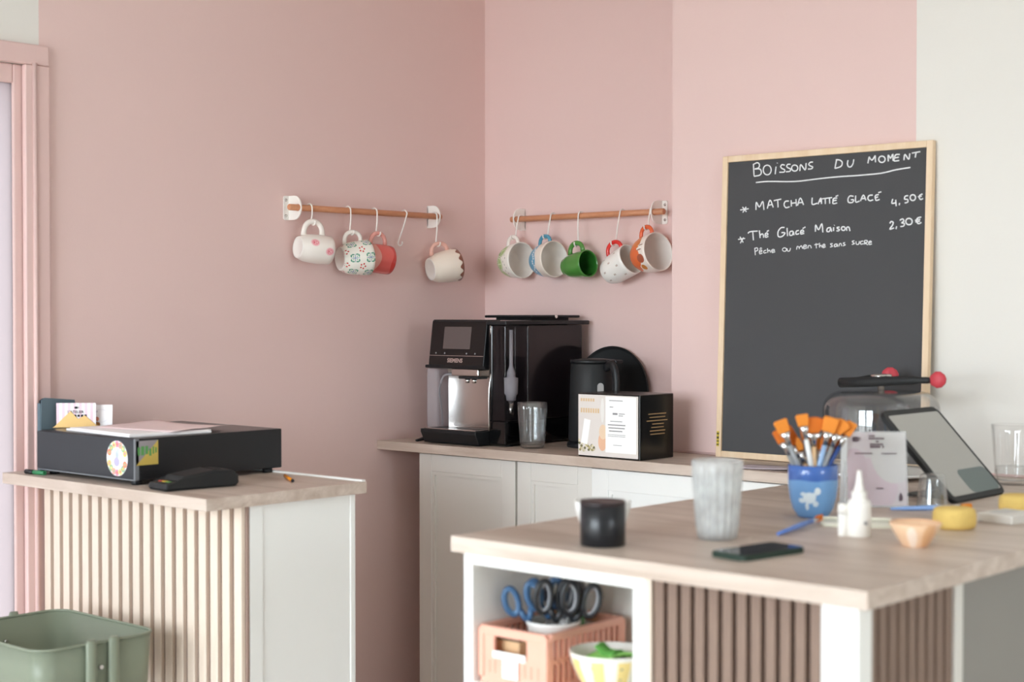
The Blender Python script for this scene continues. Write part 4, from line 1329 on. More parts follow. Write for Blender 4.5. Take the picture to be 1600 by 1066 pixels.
# papers on the drawer
zz = ZT + 0.1048
for k, (cx, cy, sx, sy, rz, c, lab) in enumerate(((0.330, -1.545, 0.297, 0.212, -5, '#f5f3f3', 'white paper stack at the front of the cash drawer top'),
                                               (0.345, -1.480, 0.260, 0.200, 7, '#ead4d3', 'pale pink sheet lying over the white paper stack'))):
    b = B()
    if k == 0:
        b.box(-sx / 2, sx / 2, -sy / 2, sy / 2, 0, 0.0048, bev=0.0006)
        b.box(-sx / 2 + 0.004, sx / 2 - 0.010, -sy / 2 + 0.008, sy / 2 + 0.006, 0.0049, 0.0066, bev=0.0004)
    else:
        def cur(u, v, sx=sx, sy=sy):
            return (-sx / 2 + sx * u, -sy / 2 + sy * v, 0.0006 + 0.006 * (abs(2 * u - 1) ** 3) * v + 0.0012 * math.sin(6 * v) ** 2)
        b.grid(cur, 14, 10)
    o = obj('paper_stack' if k == 0 else 'pink_sheet', b, mat('paper_tone_%d' % k, c, rough=0.75))
    o.location = (cx, cy, zz + k * 0.0069)
    o.rotation_euler = (0, 0, D(rz))
    if k:
        sm = o.modifiers.new('thickness', 'SOLIDIFY')
        sm.thickness = 0.0006
    tag(o, lab, 'paper')

# gold card holder with two cards
ch = thing('card_holder', 'gold card holder shaped like two mountain peaks on the cash drawer', 'card holder', (0.120, -1.575, zz + 0.0005), rot=(0, 0, D(46)))
GOLDM = mat('brushed_gold', '#c9a56b', rough=0.45, metal=0.5)
ridge = [(-0.056, 0), (0.054, 0), (0.020, 0.030), (0.004, 0.021), (-0.014, 0.040), (-0.050, 0.005)]
for nm, y in (('front_peaks', -0.007), ('back_peaks', 0.007)):
    obj(nm, B().prism(ridge, y, y + 0.0012, axis='y'), GOLDM, ch)
obj('base', B().box(-0.056, 0.054, -0.007, 0.0082, 0, 0.0012), GOLDM, ch)
CARD1 = printed('striped_card_print', '#f0eaec', [], stripes=(7, '#e8cbd6'), rough=0.6)
MH = ch.matrix_basis.copy()
c1 = thing('business_card', 'pink and white striped card standing in the gold holder', 'card', (0.120, -1.575, zz + 0.002), rot=(0, 0, D(46)))
obj('card', B().box(-0.048, 0.046, -0.004, -0.003, 0, 0.058), CARD1, c1)
text('lettering', "L'ATELIER", 0.0090, INK, c1, FRONT(-0.002, -0.0042, 0.036), bold=0.0002)
b = B()
for x0_ in (-0.006, 0.002, 0.010, 0.018):
    b.box(x0_, x0_ + 0.006, -0.0044, -0.0041, 0.0245, 0.0300)
obj('second_line', b, INK, c1)
b = B()
b.prism(rrect(-0.005, 0.003, 0.044, 0.0495, 0.002), -0.0044, -0.0041, axis='y')
b.tube([(0.003, -0.0042, 0.0485), (0.0058, -0.0042, 0.0475), (0.0055, -0.0042, 0.0455), (0.003, -0.0042, 0.0452)], 0.0006, seg=5)
obj('cup_emblem', b, INK, c1)
CARD2 = printed('white_card_print', '#f2eff0', [(0.62, 0.36, 0.06, 0.1, '#e08a6c'), (0.55, 0.10, 0.16, 0.22, '#a9773f'), (0.6, 0.7, 0.05, 0.05, '#cfcbd2'), (0.72, 0.5, 0.2, 0.3, '#e4e0e6', 0.9)], rough=0.6)
c2 = thing('business_card', 'white card with a small orange drawing behind the striped card', 'card', (0.128, -1.546, zz + 0.0005), rot=(D(-6), 0, D(44)))
obj('card', B().box(-0.045, 0.055, 0.0, 0.001, 0, 0.054), CARD2, c2)
obj('fold', B().box(-0.045, 0.055, 0.0012, 0.0020, 0, 0.052), PAPER, c2)

# slate blue folder standing by the drawer
sf = thing('slate_folder', 'slate blue upright folder standing between the door and the cash drawer', 'folder', (0.075, -1.60, ZT))
SLB = mat('slate_blue_card', '#5a6b74', rough=0.55)
def leafp(off):
    return [(-0.050, 0.0), (0.045, 0.0), (0.048, 0.160), (0.046, 0.170), (-0.036, 0.178), (-0.045, 0.172)]
obj('front_cover', B().prism(leafp(0), 0.0, 0.0025, axis='x', bev=0.0006), SLB, sf)
obj('back_cover', B().prism([(p[0] + 0.003, p[1] * 0.99) for p in leafp(0)], -0.014, -0.0115, axis='x', bev=0.0006), mat('dark_slate_card', '#353c44', rough=0.55), sf)
obj('spine', B().box(-0.0115, -0.0001, -0.048, -0.044, 0.0, 0.165, bev=0.001), SLB, sf)

# card terminal
ctm = thing('card_terminal', 'black card payment terminal lying beside the cash drawer', 'card terminal', (0.622, -1.600, ZT), rot=(0, 0, D(-6)))
b = B()
b.prism([(-0.090, 0.001), (-0.093, 0.006), (-0.090, 0.016), (-0.055, 0.020), (-0.048, 0.030), (0.03, 0.040), (0.070, 0.038), (0.088, 0.028), (0.090, 0.008), (0.082, 0.001)], -0.039, 0.039, axis='x', bev=0.005)
obj('case', b, BMATTE, ctm)
b = B()
b.box(-0.033, 0.033, -0.040, 0.038, 0.0012, 0.0018, M=Matrix.Translation((0, 0, 0.0335)) @ Matrix.Rotation(D(7.5), 4, 'X'))
obj('display', b, BGLOSS, ctm)
for x, c in ((-0.018, '#b03a34'), (-0.002, '#c8a93a'), (0.014, '#5d8f45')):
    b = B()
    b.box(x - 0.0055, x + 0.0055, -0.076, -0.066, 0.0172, 0.0195, bev=0.0006)
    obj('key', b, mat('terminal_key_' + c[1:], c, rough=0.5), ctm)

pn = thing('pencil', 'short orange pencil lying at the right corner of the cash drawer', 'pencil', (0.655, -1.362, ZT), rot=(0, 0, D(-31)))
b = B()
b.tube([(-0.055, 0, 0.0042), (0.055, 0, 0.0042)], 0.0040, seg=6)
obj('shaft', b, mat('orange_lacquer', '#e08a1e', rough=0.3), pn)
b = B()
b.tube([(0.0552, 0, 0.0042), (0.061, 0, 0.0042)], [0.0042, 0.0036], seg=10)
obj('black_end', b, BLACK, pn)
b = B()
b.tube([(-0.0552, 0, 0.0042), (-0.070, 0, 0.0036)], [0.004, 0.0008], seg=8)
obj('tip', b, BLACK, pn)
mk_ = thing('marker_pen', 'small green marker with a black cap under the left front of the cash drawer', 'marker', (0.125, -1.688, ZT), rot=(0, 0, D(8)))
b = B()
b.tube([(-0.01, 0, 0.0055), (0.03, 0, 0.0055)], 0.0052, seg=12)
obj('barrel', b, mat('green_barrel', '#2f7f52', rough=0.4), mk_)
b = B()
b.tube([(-0.038, 0, 0.0058), (-0.0102, 0, 0.0058)], 0.0056, seg=12)
obj('cap', b, BLACK, mk_)

# ------------------------------------------------------------------ green trolley
tl = thing('utility_trolley', 'sage green metal utility trolley parked in front of the oak slats', 'trolley', (0.44, -1.845, 0))
SAGE = mat('sage_green_metal', '#7d8472', rough=0.42, bump=0.02)
def tray(z0, z1, name):
    ring = rrect(-0.19, 0.19, -0.145, 0.145, 0.045, n=6)
    rin = rrect(-0.1885, 0.1885, -0.1435, 0.1435, 0.0435, n=6)
    lo = rrect(-0.183, 0.183, -0.138, 0.138, 0.040, n=6)
    loi = rrect(-0.1815, 0.1815, -0.1365, 0.1365, 0.0385, n=6)
    b = B()
    n = len(ring)
    R = [[b.bm.verts.new((p[0], p[1], z)) for p in q] for q, z in ((lo, z0), (ring, z1), (rin, z1), (loi, z0 + 0.002))]
    for i in range(3):
        for k in range(n):
            f = b.bm.faces.new((R[i][k], R[i][(k + 1) % n], R[i + 1][(k + 1) % n], R[i + 1][k]))
            f.smooth = i != 1
    b.bm.faces.new(R[0][::-1])
    b.bm.faces.new(R[3])
    t = obj(name, b, SAGE, tl)
    b = B()
    b.tube([(p[0], p[1], z1) for p in ring], 0.0032, seg=8, closed=True)
    obj('rolled_rim', b, SAGE, t)
    return t
tray(0.478, 0.600, 'tray')
tray(0.150, 0.250, 'tray')
for sx in (-1, 1):
    for y in (-0.027, 0.027):
        b = B()
        b.tube([(sx * 0.197, y, 0.05), (sx * 0.197, y, 0.60), (sx * 0.197, y, 0.609)], [0.0125, 0.0125, 0.0095], seg=14, flat=0.62, up=(1, 0, 0))
        obj('upright', b, SAGE, tl)
        b = B()
        b.lathe([(0, -0.008), (0.018, -0.008), (0.02, 0), (0.018, 0.008), (0, 0.008)], seg=18, M=Matrix.Translation((sx * 0.197, y * 3.2, 0.0205)) @ Matrix.Rotation(PI / 2, 4, 'Y'))
        b.box(sx * 0.197 - 0.004, sx * 0.197 + 0.004, min(y, y * 3.2), max(y, y * 3.2), 0.042, 0.050)
        obj('caster', b, BLACK, tl)
    for sy in (0,):
        b = B()
        b.tube([(sx * 0.189, sy, 0.548), (sx * 0.1945, sy, 0.548)], [0.006, 0.0045], seg=10)
        b.tube([(sx * 0.185, sy, 0.548), (sx * 0.179, sy, 0.548)], [0.006, 0.0045], seg=10)
        obj('bolt', b, CHROME, tl)

# ------------------------------------------------------------------ things on the island
bm_ = thing('black_tin', 'plain black cylindrical tin near the left corner of the island', 'tin', (1.813, -1.660, ZT))
obj('body', B().lathe([(0, 0), (0.0355, 0), (0.0375, 0.002), (0.0375, 0.066), (0.0365, 0.0665), (0, 0.0665)], seg=40), mat('black_enamel', '#1b1c20', rough=0.3), bm_)
obj('lid', B().lathe([(0, 0.0668), (0.0378, 0.0668), (0.0380, 0.070), (0.0368, 0.0735), (0.030, 0.072), (0, 0.0715)], seg=40), mat('dark_lid', '#2a2022', rough=0.4), bm_)
wc = thing('white_cup', 'small white bowl peeking out behind the black tin', 'bowl', (1.745, -1.575, ZT))
obj('bowl', B().lathe([(0, 0), (0.024, 0), (0.026, 0.004), (0.040, 0.022), (0.047, 0.046), (0.049, 0.060), (0.0475, 0.0605), (0.045, 0.046), (0.038, 0.024), (0.022, 0.008), (0, 0.007)], seg=40), WHITE, wc)
obj('foot_ring', B().lathe([(0.019, -0.0), (0.0245, -0.0), (0.0262, 0.0042), (0.02, 0.0042), (0.019, 0)], seg=32), WHITE, wc)

FROSTG = glass_mat('misted_glass', (0.97, 0.98, 0.98, 1), rough=0.15, mist=0.36)
MILKW = glass_mat('cloudy_iced_drink', (0.95, 0.96, 0.96, 1), rough=0.2, ior=1.2, mist=0.26)
tumbler('misted_tumbler', 'misted ribbed tumbler of cloudy iced drink standing behind the phone', (1.915, -1.478, ZT), 0.134, 0.033, 0.0435, FROSTG, content=MILKW, flutes=18, lev=0.86, plain=0.9)

ph = thing('phone', 'smartphone with a dark green case lying face up on the island', 'phone', (2.060, -1.575, ZT), rot=(0, 0, D(-8)))
obj('case', B().prism(rrect(-0.036, 0.036, -0.074, 0.074, 0.010), 0.0, 0.0092, axis='z', bev=0.002), mat('dark_green_case', '#20352b', rough=0.5), ph)
obj('screen', B().prism(rrect(-0.034, 0.034, -0.072, 0.072, 0.009), 0.0093, 0.0100, axis='z'), BGLOSS, ph)

# blue cup of brushes
bc = thing('blue_cup', 'blue glazed cup with a white turtle motif holding many paintbrushes', 'cup', (1.884, -1.118, ZT))
sp = [(0.812, 0.40, 0.044, 0.105, '#d9e6ee'), (0.866, 0.53, 0.020, 0.068, '#e4edf2'), (0.845, 0.46, 0.014, 0.045, '#d9e6ee'), (0.760, 0.35, 0.026, 0.045, '#d3e2ec'), (0.793, 0.24, 0.013, 0.075, '#d3e2ec'), (0.855, 0.29, 0.020, 0.055, '#d3e2ec'), (0.772, 0.47, 0.022, 0.035, '#d3e2ec')]
BLUEC = printed('blue_two_tone_glaze', '#6f9fd3', sp, bands=((0.72, 1.1, '#3f69b5', 0.01, 5),), rough=0.2, coat=0.4)
BLUEI = mat('blue_glaze_inside', '#4a76ba', rough=0.25, coat=0.3)
b = B()
prof = [(0, 0), (0.026, 0), (0.030, 0.003), (0.038, 0.016), (0.0435, 0.036), (0.0462, 0.060), (0.0468, 0.082), (0.0466, 0.0975), (0.0452, 0.0988), (0.0436, 0.0975), (0.0435, 0.06), (0.040, 0.034), (0.030, 0.012), (0, 0.008)]
b.lathe(prof, seg=44, mis=[0] * 8 + [1] * 5)
obj('body', b, [BLUEC, BLUEI], bc)
obj('foot_ring', B().lathe([(0.020, 0), (0.0262, -0.0), (0.0302, 0.0032), (0.022, 0.0032), (0.02, 0)], seg=32), BLUEI, bc)

BR_OR = mat('orange_bristles', '#e58a2e', rough=0.7, bump=0.4, bscale=500, var=0.12, vscale=60)
BR_OR2 = mat('deep_orange_bristles', '#d6701c', rough=0.7, bump=0.4, bscale=500, var=0.12, vscale=60)
FERR = mat('silver_ferrule', '#d6d6d6', rough=0.22, metal=1.0)
HCLR = mat('clear_acrylic_handle', '#dfe3e6', rough=0.12, trans=0.6)
HBLU = mat('pale_blue_handle', '#9dbbe0', rough=0.35)
HDBL = mat('dark_blue_handle', '#2f4a86', rough=0.35)
HWOO = mat('plain_wood_handle', '#d9b48a', rough=0.55)
HWHT = mat('white_handle', '#eeeeec', rough=0.3)
HORG = mat('orange_handle', '#dd7f2a', rough=0.4)
HGRN = mat('green_handle', '#6f9a52', rough=0.4)


def brush(label, base, tip, hm, br, wide, blen, ferr=0.022, shape='flat', group='paintbrushes in the blue cup', twist=0.0):
    """brush from handle end 'base' to bristle tip 'tip'"""
    base, tip = Vector(base), Vector(tip)
    z = (tip - base)
    L = z.length
    z.normalize()
    x = Vector((0.743, 0.669, 0))
    x = x - z * x.dot(z)
    x.normalize()
    x = Matrix.Rotation(twist, 3, z) @ x
    t = thing('paintbrush', label, 'paintbrush', group=group)
    if 'cup' in group:
        wide, blen, ferr = wide * 1.35, blen * 1.35, 0.026
    t.matrix_world = frame(x, z.cross(x), z, base)
    hl = L - blen - ferr
    b = B()
    b.tube([(0, 0, 0), (0, 0, hl * 0.25), (0, 0, hl * 0.7), (0, 0, hl)], [0.0026, 0.0040, 0.0052, 0.0044], seg=10)
    obj('handle', b, hm, t)
    b = B()
    b.tube([(0, 0, hl + 0.0002), (0, 0, hl + ferr * 0.5), (0, 0, hl + ferr)], [0.0046, 0.0052, max(0.0052, wide * 0.42)], seg=12, flat=0.6, up=(0, 1, 0))
    obj('ferrule', b, FERR, t)
    b = B()
    z0 = hl + ferr + 0.0002
    w = wide / 2
    if shape == 'flat':
        out = [(-w * 0.85, z0), (w * 0.85, z0), (w * 1.05, z0 + blen * 0.9), (w * 0.8, z0 + blen), (-w * 0.8, z0 + blen), (-w * 1.05, z0 + blen * 0.9)]
    elif shape == 'fan':
        out = [(-w * 0.35, z0), (w * 0.35, z0)] + [(w * 1.15 * math.sin(a), z0 + blen * (0.45 + 0.55 * math.cos(a))) for a in [D(68 - 17 * k) for k in range(9)]]
    else:
        out = [(-w * 0.8, z0), (w * 0.8, z0), (w * 1.0, z0 + blen * 0.4), (w * 0.5, z0 + blen * 0.85), (0, z0 + blen), (-w * 0.5, z0 + blen * 0.85), (-w * 1.0, z0 + blen * 0.4)]
    b.prism(out, -0.0055, 0.0055, axis='y', bev=0.0016)
    obj('bristles', b, br, t)
    return t


CUP = Vector((1.884, -1.118, ZT))
RV = Vector((0.743, 0.669, 0))
NV = Vector((0.669, -0.743, 0))      # towards the camera
BRS = [  # (side lean of tip, depth lean, tip height, base side, handle, bristle, width, length, shape, label)
    (-0.066, 0.020, 0.182, 0.006, HCLR, BR_OR, 0.019, 0.018, 'flat', 'flat orange brush with clear handle leaning furthest left in the cup'),
    (-0.065, -0.005, 0.163, 0.000, HCLR, BR_OR2, 0.018, 0.019, 'flat', 'lower orange brush at the left rim with clear handle'),
    (-0.044, -0.020, 0.172, 0.010, HCLR, BR_OR2, 0.012, 0.030, 'round', 'pointed deep orange brush between the left brushes'),
    (-0.026, 0.022, 0.193, 0.014, HWHT, BR_OR, 0.017, 0.016, 'flat', 'flat orange brush with a white handle, tallest on the left'),
    (-0.002, 0.016, 0.188, 0.004, HWOO, BR_OR2, 0.034, 0.022, 'fan', 'orange fan brush with wooden handle in the middle'),
    (0.012, -0.020, 0.165, -0.004, HBLU, BR_OR, 0.010, 0.030, 'round', 'slim orange brush with pale blue handle at the back'),
    (0.030, 0.024, 0.188, -0.008, HBLU, BR_OR, 0.021, 0.021, 'flat', 'wide flat orange brush right of the fan brush'),
    (0.022, 0.004, 0.160, -0.006, HGRN, BR_OR2, 0.009, 0.026, 'round', 'small orange brush with green handle in the centre'),
    (0.052, 0.018, 0.184, -0.012, HCLR, BR_OR, 0.024, 0.022, 'fan', 'orange fan brush with clear handle on the right'),
    (0.046, -0.016, 0.172, -0.006, HORG, BR_OR2, 0.012, 0.030, 'round', 'orange-handled pointed brush at the right back'),
    (0.072, 0.010, 0.178, -0.016, HDBL, BR_OR, 0.015, 0.020, 'flat', 'orange brush with dark blue handle leaning furthest right'),
    (0.062, -0.018, 0.160, -0.012, HCLR, BR_OR2, 0.012, 0.026, 'flat', 'short orange brush with clear handle behind the dark blue one'),
    (-0.030, -0.004, 0.150, 0.010, HWOO, BR_OR, 0.010, 0.020, 'round', 'short wooden brush low on the left of the cup'),
    (-0.012, -0.026, 0.176, 0.004, HCLR, BR_OR, 0.014, 0.026, 'flat', 'orange brush with clear handle half hidden behind the fan brush'),
]
for (sx, dy, hz_, bs, hm, br, wd_, bl, shp, lab) in BRS:
    brush(lab, CUP + RV * bs - NV * dy * 0.3 + Vector((0, 0, 0.012)), CUP + RV * sx + NV * dy + Vector((0, 0, hz_)), hm, br, wd_, bl, shape=shp, twist=random.uniform(-0.3, 0.3))

# loose brushes on the worktop
brush('paintbrush with blue handle lying in front of the blue cup', (1.978, -1.388, ZT + 0.005), (1.945, -1.185, ZT + 0.0115), mat('bright_blue_handle', '#5d83cf', rough=0.35), BR_OR2, 0.008, 0.030, shape='round', group='loose paintbrushes')
brush('paintbrush with pale blue handle lying behind the yellow sponge', (1.955, -0.950, ZT + 0.005), (2.055, -0.815, ZT + 0.005), mat('sky_blue_handle', '#8fb2ea', rough=0.35), BR_OR, 0.012, 0.022, shape='flat', group='loose paintbrushes', twist=PI / 2)

# flyer in a clear stand
fl = thing('flyer_stand', 'clear slanted stand with a pink workshop flyer beside the brush cup', 'flyer stand', (1.905, -0.915, ZT), rot=(0, 0, D(40)))
FLY = printed('pink_flyer_print', '#ddcdd2', [(0.35, 0.25, 0.50, 0.40, '#dcbfcb'), (0.12, 0.48, 0.22, 0.3, '#d6b4c0'), (0.80, 0.72, 0.4, 0.42, '#dbd6d4')], rough=0.45)
TL = Matrix.Rotation(D(-9), 4, 'X')
obj('flyer', B().box(-0.055, 0.060, -0.0005, 0.0005, 0.004, 0.148), FLY, fl, M=TL)
CL = tinted('clear_stand_plastic', '#e8ecee', alpha=0.22)
b = B()
b.box(-0.0625, 0.062, -0.0022, -0.0010, 0.0, 0.150)
b.box(-0.0625, 0.062, 0.0010, 0.0022, 0.0, 0.150)
stn = obj('clear_pocket', b, CL, fl, M=TL)
b = B()
b.box(-0.0625, 0.062, 0.0022, 0.080, 0.0003, 0.0020)
b.box(-0.068, -0.056, 0.022, 0.0235, 0.0, 0.150, M=Matrix.Rotation(D(6), 4, 'X'))
obj('stand_foot', b, tinted('pale_stand_plastic', '#eef1f2', alpha=0.8), fl)
b = B()
for (x, z, ww, hh) in ((-0.012, 0.139, 0.012, 0.003), (-0.012, 0.134, 0.030, 0.003), (0.002, 0.128, 0.005, 0.003), (-0.010, 0.1225, 0.026, 0.003), (-0.010, 0.117, 0.020, 0.0045), (0.014, 0.117, 0.003, 0.0045), (-0.040, 0.105, 0.034, 0.0022), (0.012, 0.105, 0.030, 0.0018), (0.0, 0.036, 0.014, 0.0025)):
    b.box(x, x + ww, -0.0026, -0.0023, z, z + hh)
obj('flyer_print', b, mat('dark_mauve_ink', '#6f5d65', rough=0.7), fl, M=TL)['kind'] = 'stuff'
b = B()
b.prism(rrect(-0.044, -0.032, 0.129, 0.139, 0.003), -0.0026, -0.0023, axis='y')
b.tube([(-0.032, -0.0025, 0.137), (-0.0285, -0.0025, 0.1365), (-0.0285, -0.0025, 0.133), (-0.032, -0.0025, 0.132)], 0.0008, seg=5)
obj('cup_emblem', b, mat('mauve_emblem', '#64545c', rough=0.7), fl, M=TL)
b = B()
b.prism([(0.046, 0.012), (0.051, 0.014), (0.0515, 0.021), (0.0475, 0.030), (0.044, 0.021), (0.044, 0.014)], -0.0026, -0.0023, axis='y')
obj('drop_emblem', b, mat('mauve_emblem_dark', '#64545c', rough=0.7), fl, M=TL)

# tablet on its stand
tb = thing('tablet', 'tablet in a black frame propped at a slant, screen towards the room', 'tablet', (1.996, -0.645, ZT))
sl = Vector((-0.162, 0, 0.172)).normalized()       # up along the slanted screen
TM = frame((0, 1, 0), sl, Vector((0, 1, 0)).cross(sl), (0, 0, 0.004))
obj('case', B().prism(rrect(-0.122, 0.122, 0.0, 0.240, 0.018), -0.010, 0.0, axis='z', bev=0.002), BMATTE, tb, M=TM)
SCR = mat('tablet_screen', '#a9a8a3', rough=0.3, spec=0.5)
scn = obj('screen', B().prism(rrect(-0.108, 0.110, 0.012, 0.226, 0.006), 0.0002, 0.0010, axis='z'), SCR, tb, M=TM)
obj('dark_corner_shape', B().prism(rrect(-0.02, 0.110, 0.012, 0.072, 0.016), 0.0011, 0.0014, axis='z'), mat('teal_grey_shape', '#566565', rough=0.3), scn, M=TM)  # flat dark rounded shape set on the screen
b = B()
b.box(-0.10, 0.10, 0.0, 0.006, -0.0025, 0.0, M=None)
obj('stand_foot', B().box(-0.150, -0.012, -0.06, 0.06, 0.0003, 0.004, bev=0.001), BLACK, tb)
b = B()
b.prism([(-0.140, 0.004), (-0.128, 0.004), (-0.124, 0.112), (-0.130, 0.112)], 0.03, 0.09, axis='y')
obj('stand_leg', b, BLACK, tb)

tumbler('small_glass', 'small clear glass turned upside down in front of the tablet', (1.985, -0.838, ZT + 0.0660), 0.066, 0.024, 0.031, GLASS2, flutes=0, rot=(PI, 0, 0), wall=0.002)

gl = thing('glue_bottle', 'white squeeze glue bottle with a pointed nozzle standing on the island', 'bottle', (2.078, -1.290, ZT))
GLW = mat('white_plastic', '#efece6', rough=0.4)
b = B()
b.lathe([(0, 0), (0.019, 0), (0.0200, 0.002), (0.0203, 0.005), (0.0203, 0.048), (0.0200, 0.056), (0.0180, 0.0610), (0.0135, 0.0640), (0.0128, 0.066), (0.0128, 0.0765), (0.0118, 0.0775), (0, 0.0775)], seg=28)
bdg = obj('body', b, GLW, gl)
b = B()
b.box(0.0, 0.006, -0.0003, 0.0, 0, 0.006)
obj('printed_mark', b, GINK, bdg, M=Matrix.Rotation(D(58), 4, 'Z') @ Matrix.Translation((-0.0015, -0.0205, 0.022)))
obj('nozzle', B().lathe([(0, 0.0778), (0.0095, 0.0778), (0.0085, 0.082), (0.0066, 0.088), (0.0050, 0.100), (0.0034, 0.1125), (0, 0.1135)], seg=20), GLW, gl)
gs = thing('glue_stick', 'slim white glue stick standing left of the glue bottle', 'glue stick', (2.056, -1.305, ZT))
obj('barrel', B().lathe([(0, 0), (0.0085, 0), (0.009, 0.002), (0.0090, 0.038), (0, 0.038)], seg=20), GLW, gs)
obj('cap', B().lathe([(0, 0.0383), (0.0094, 0.0383), (0.0094, 0.052), (0.0082, 0.0555), (0, 0.056)], seg=20), GLW, gs)

ds = thing('sage_dish', 'flat pale green ceramic tray under the loose blue brush', 'dish', (1.998, -1.155, ZT), rot=(0, 0, D(30)))
obj('slab', B().prism(rrect(-0.065, 0.065, -0.045, 0.045, 0.018), 0.0, 0.0035, axis='z', bev=0.001), mat('pale_sage_glaze', '#dfe0cf', rough=0.35), ds)
b = B()
b.tube([(p[0], p[1], 0.005) for p in rrect(-0.063, 0.063, -0.043, 0.043, 0.017)], 0.0026, seg=8, closed=True)
obj('rim', b, mat('cream_rim_glaze', '#e9e6d8', rough=0.35), ds)

pb = thing('peach_bowl', 'small peach ceramic bowl with straight sloping sides near the island edge', 'bowl', (2.203, -1.328, ZT))
PEACH = printed('peach_glaze', '#ecc7a4', [(0.80, 0.4, 0.04, 0.5, '#f0dccb'), (0.93, 0.5, 0.05, 0.6, '#e3b184')], rough=0.35, coat=0.2)
def hexf(k, seg, r, z):
    a = (2 * PI * k / seg) % (PI / 4) - PI / 8
    return r * (0.94 + 0.06 * math.cos(PI / 8) / math.cos(a))
obj('bowl', B().lathe([(0, 0), (0.020, 0), (0.022, 0.002), (0.033, 0.020), (0.0425, 0.0375), (0.0418, 0.039), (0.0395, 0.038), (0.030, 0.022), (0.018, 0.006), (0, 0.005)], seg=48, flute=hexf), PEACH, pb)
obj('rim', B().lathe([(0.0398, 0.0378), (0.0416, 0.0388), (0.0408, 0.0402), (0.0392, 0.0392), (0.0398, 0.0378)], seg=48), mat('peach_rim', '#e5b48c', rough=0.4), pb)

SPG = mat('yellow_sponge', '#e4c473', rough=0.95, bump=0.6, bscale=180, var=0.1, vscale=60)
def sponge(label, loc, R, h, rz=0.0):
    b = B()
    b.lathe([(0, 0), (R * 0.82, 0), (R * 0.95, h * 0.1), (R, h * 0.3), (R * 0.99, h * 0.72), (R * 0.93, h * 0.93), (R * 0.80, h), (0, h * 1.01)], seg=36, flute=lambda k, s, r, z: r * (1 + 0.012 * math.sin(5 * 2 * PI * k / s)))
    o = obj('round_sponge', b, SPG)
    o.location = loc
    o.rotation_euler = (0, 0, rz)
    tag(o, label, 'sponge')
sponge('round yellow sponge in front of the small upturned glass', (2.152, -1.085, ZT), 0.038, 0.037)
sponge('round yellow sponge at the right edge, behind the white block', (2.148, -0.800, ZT), 0.040, 0.034, 1.0)

wb = thing('plaster_block', 'white rectangular plaster block between the two yellow sponges', 'block', (2.185, -0.935, ZT), rot=(0, 0, D(-8)))
obj('block', B().box(-0.036, 0.036, -0.045, 0.045, 0, 0.017, bev=0.002), mat('off_white_plaster', '#e2dfd9', rough=0.7, bump=0.1, bscale=200), wb)
obj('pressed_patch', B().prism(rrect(-0.024, 0.010, -0.028, 0.028, 0.006), 0.0172, 0.0182, axis='z'), mat('grey_patch', '#c8c6c3', rough=0.7), wb)

# ------------------------------------------------------------------ inside the cubby
SH = 0.6505
cr = thing('folding_crate', 'coral plastic folding crate in the island cubby with a paper tag', 'crate', (1.664, -1.612, SH), rot=(0, 0, D(1.5)))
CORAL = mat('coral_plastic', '#e9ad98', rough=0.45)
W2, D2, HC = 0.072, 0.104, 0.098
def crate_end(sy):
    b = B()
    y0, y1 = (sy * D2 - 0.0035, sy * D2 + 0.0035)
    b.box(-W2, W2, y0, y1, 0.0, 0.048, bev=0.001)
    b.box(-W2, W2, y0 - 0.002, y1 + 0.002, 0.082, HC, bev=0.002)
    b.box(-W2, -0.042, y0, y1, 0.046, 0.084, bev=0.001)
    b.box(0.030, W2, y0, y1, 0.046, 0.084, bev=0.001)
    b.box(-W2 - 0.004, -W2 + 0.008, y0 - 0.003, y1 + 0.003, 0.01, HC - 0.004, bev=0.002)
    b.box(W2 - 0.008, W2 + 0.004, y0 - 0.003, y1 + 0.003, 0.01, HC - 0.004, bev=0.002)
    for x in (-0.052, -0.040, 0.026, 0.040, 0.054):
        b.box(-0.0015, 0.0015, y0 - 0.0016, y1 + 0.0016, -0.010, 0.010, M=Matrix.Translation((x, 0, 0.030)) @ Matrix.Translation((0, 0, 0)))
    return obj('end_wall', b, CORAL, cr)
crate_end(-1)
crate_end(1)
for sx in (-1, 1):
    b = B()
    x0, x1 = (sx * W2 - 0.0035, sx * W2 + 0.0035)
    b.box(x0, x1, -D2 + 0.004, D2 - 0.004, 0.0, 0.012, bev=0.001)
    b.box(x0 - 0.002, x1 + 0.002, -D2 + 0.004, D2 - 0.004, 0.086, HC, bev=0.002)
    b.box(x0, x1, -D2 + 0.004, D2 - 0.004, 0.046, 0.054, bev=0.001)
    for k in range(13):
        y = -D2 + 0.010 + k * (2 * D2 - 0.02) / 12
        b.box(x0, x1, y - 0.0032, y + 0.0032, 0.01, 0.088, bev=0.0008)
    obj('side_wall', b, CORAL, cr)
obj('floor_panel', B().box(-W2 + 0.002, W2 - 0.002, -D2 + 0.002, D2 - 0.002, 0.0005, 0.004), CORAL, cr)
b = B()
yf = -D2 - 0.0062
b.box(-0.042, 0.030, yf - 0.001, yf, 0.046, 0.058)
b.box(-0.020, 0.014, yf - 0.0012, yf - 0.0002, 0.014, 0.0465)
obj('paper_tag', b, PAPER, cr)
wbk = thing('wooden_block', 'small pale wooden block inside the coral crate behind its handle hole', 'block', (1.640, -1.685, SH + 0.0045))
obj('body', B().box(-0.034, 0.020, -0.010, 0.010, 0, 0.066, bev=0.002), HWOO, wbk)
obj('dark_top', B().box(-0.032, 0.018, -0.009, 0.009, 0.0662, 0.072, bev=0.001), mat('dark_bristle_top', '#5e4a3c', rough=0.9), wbk)

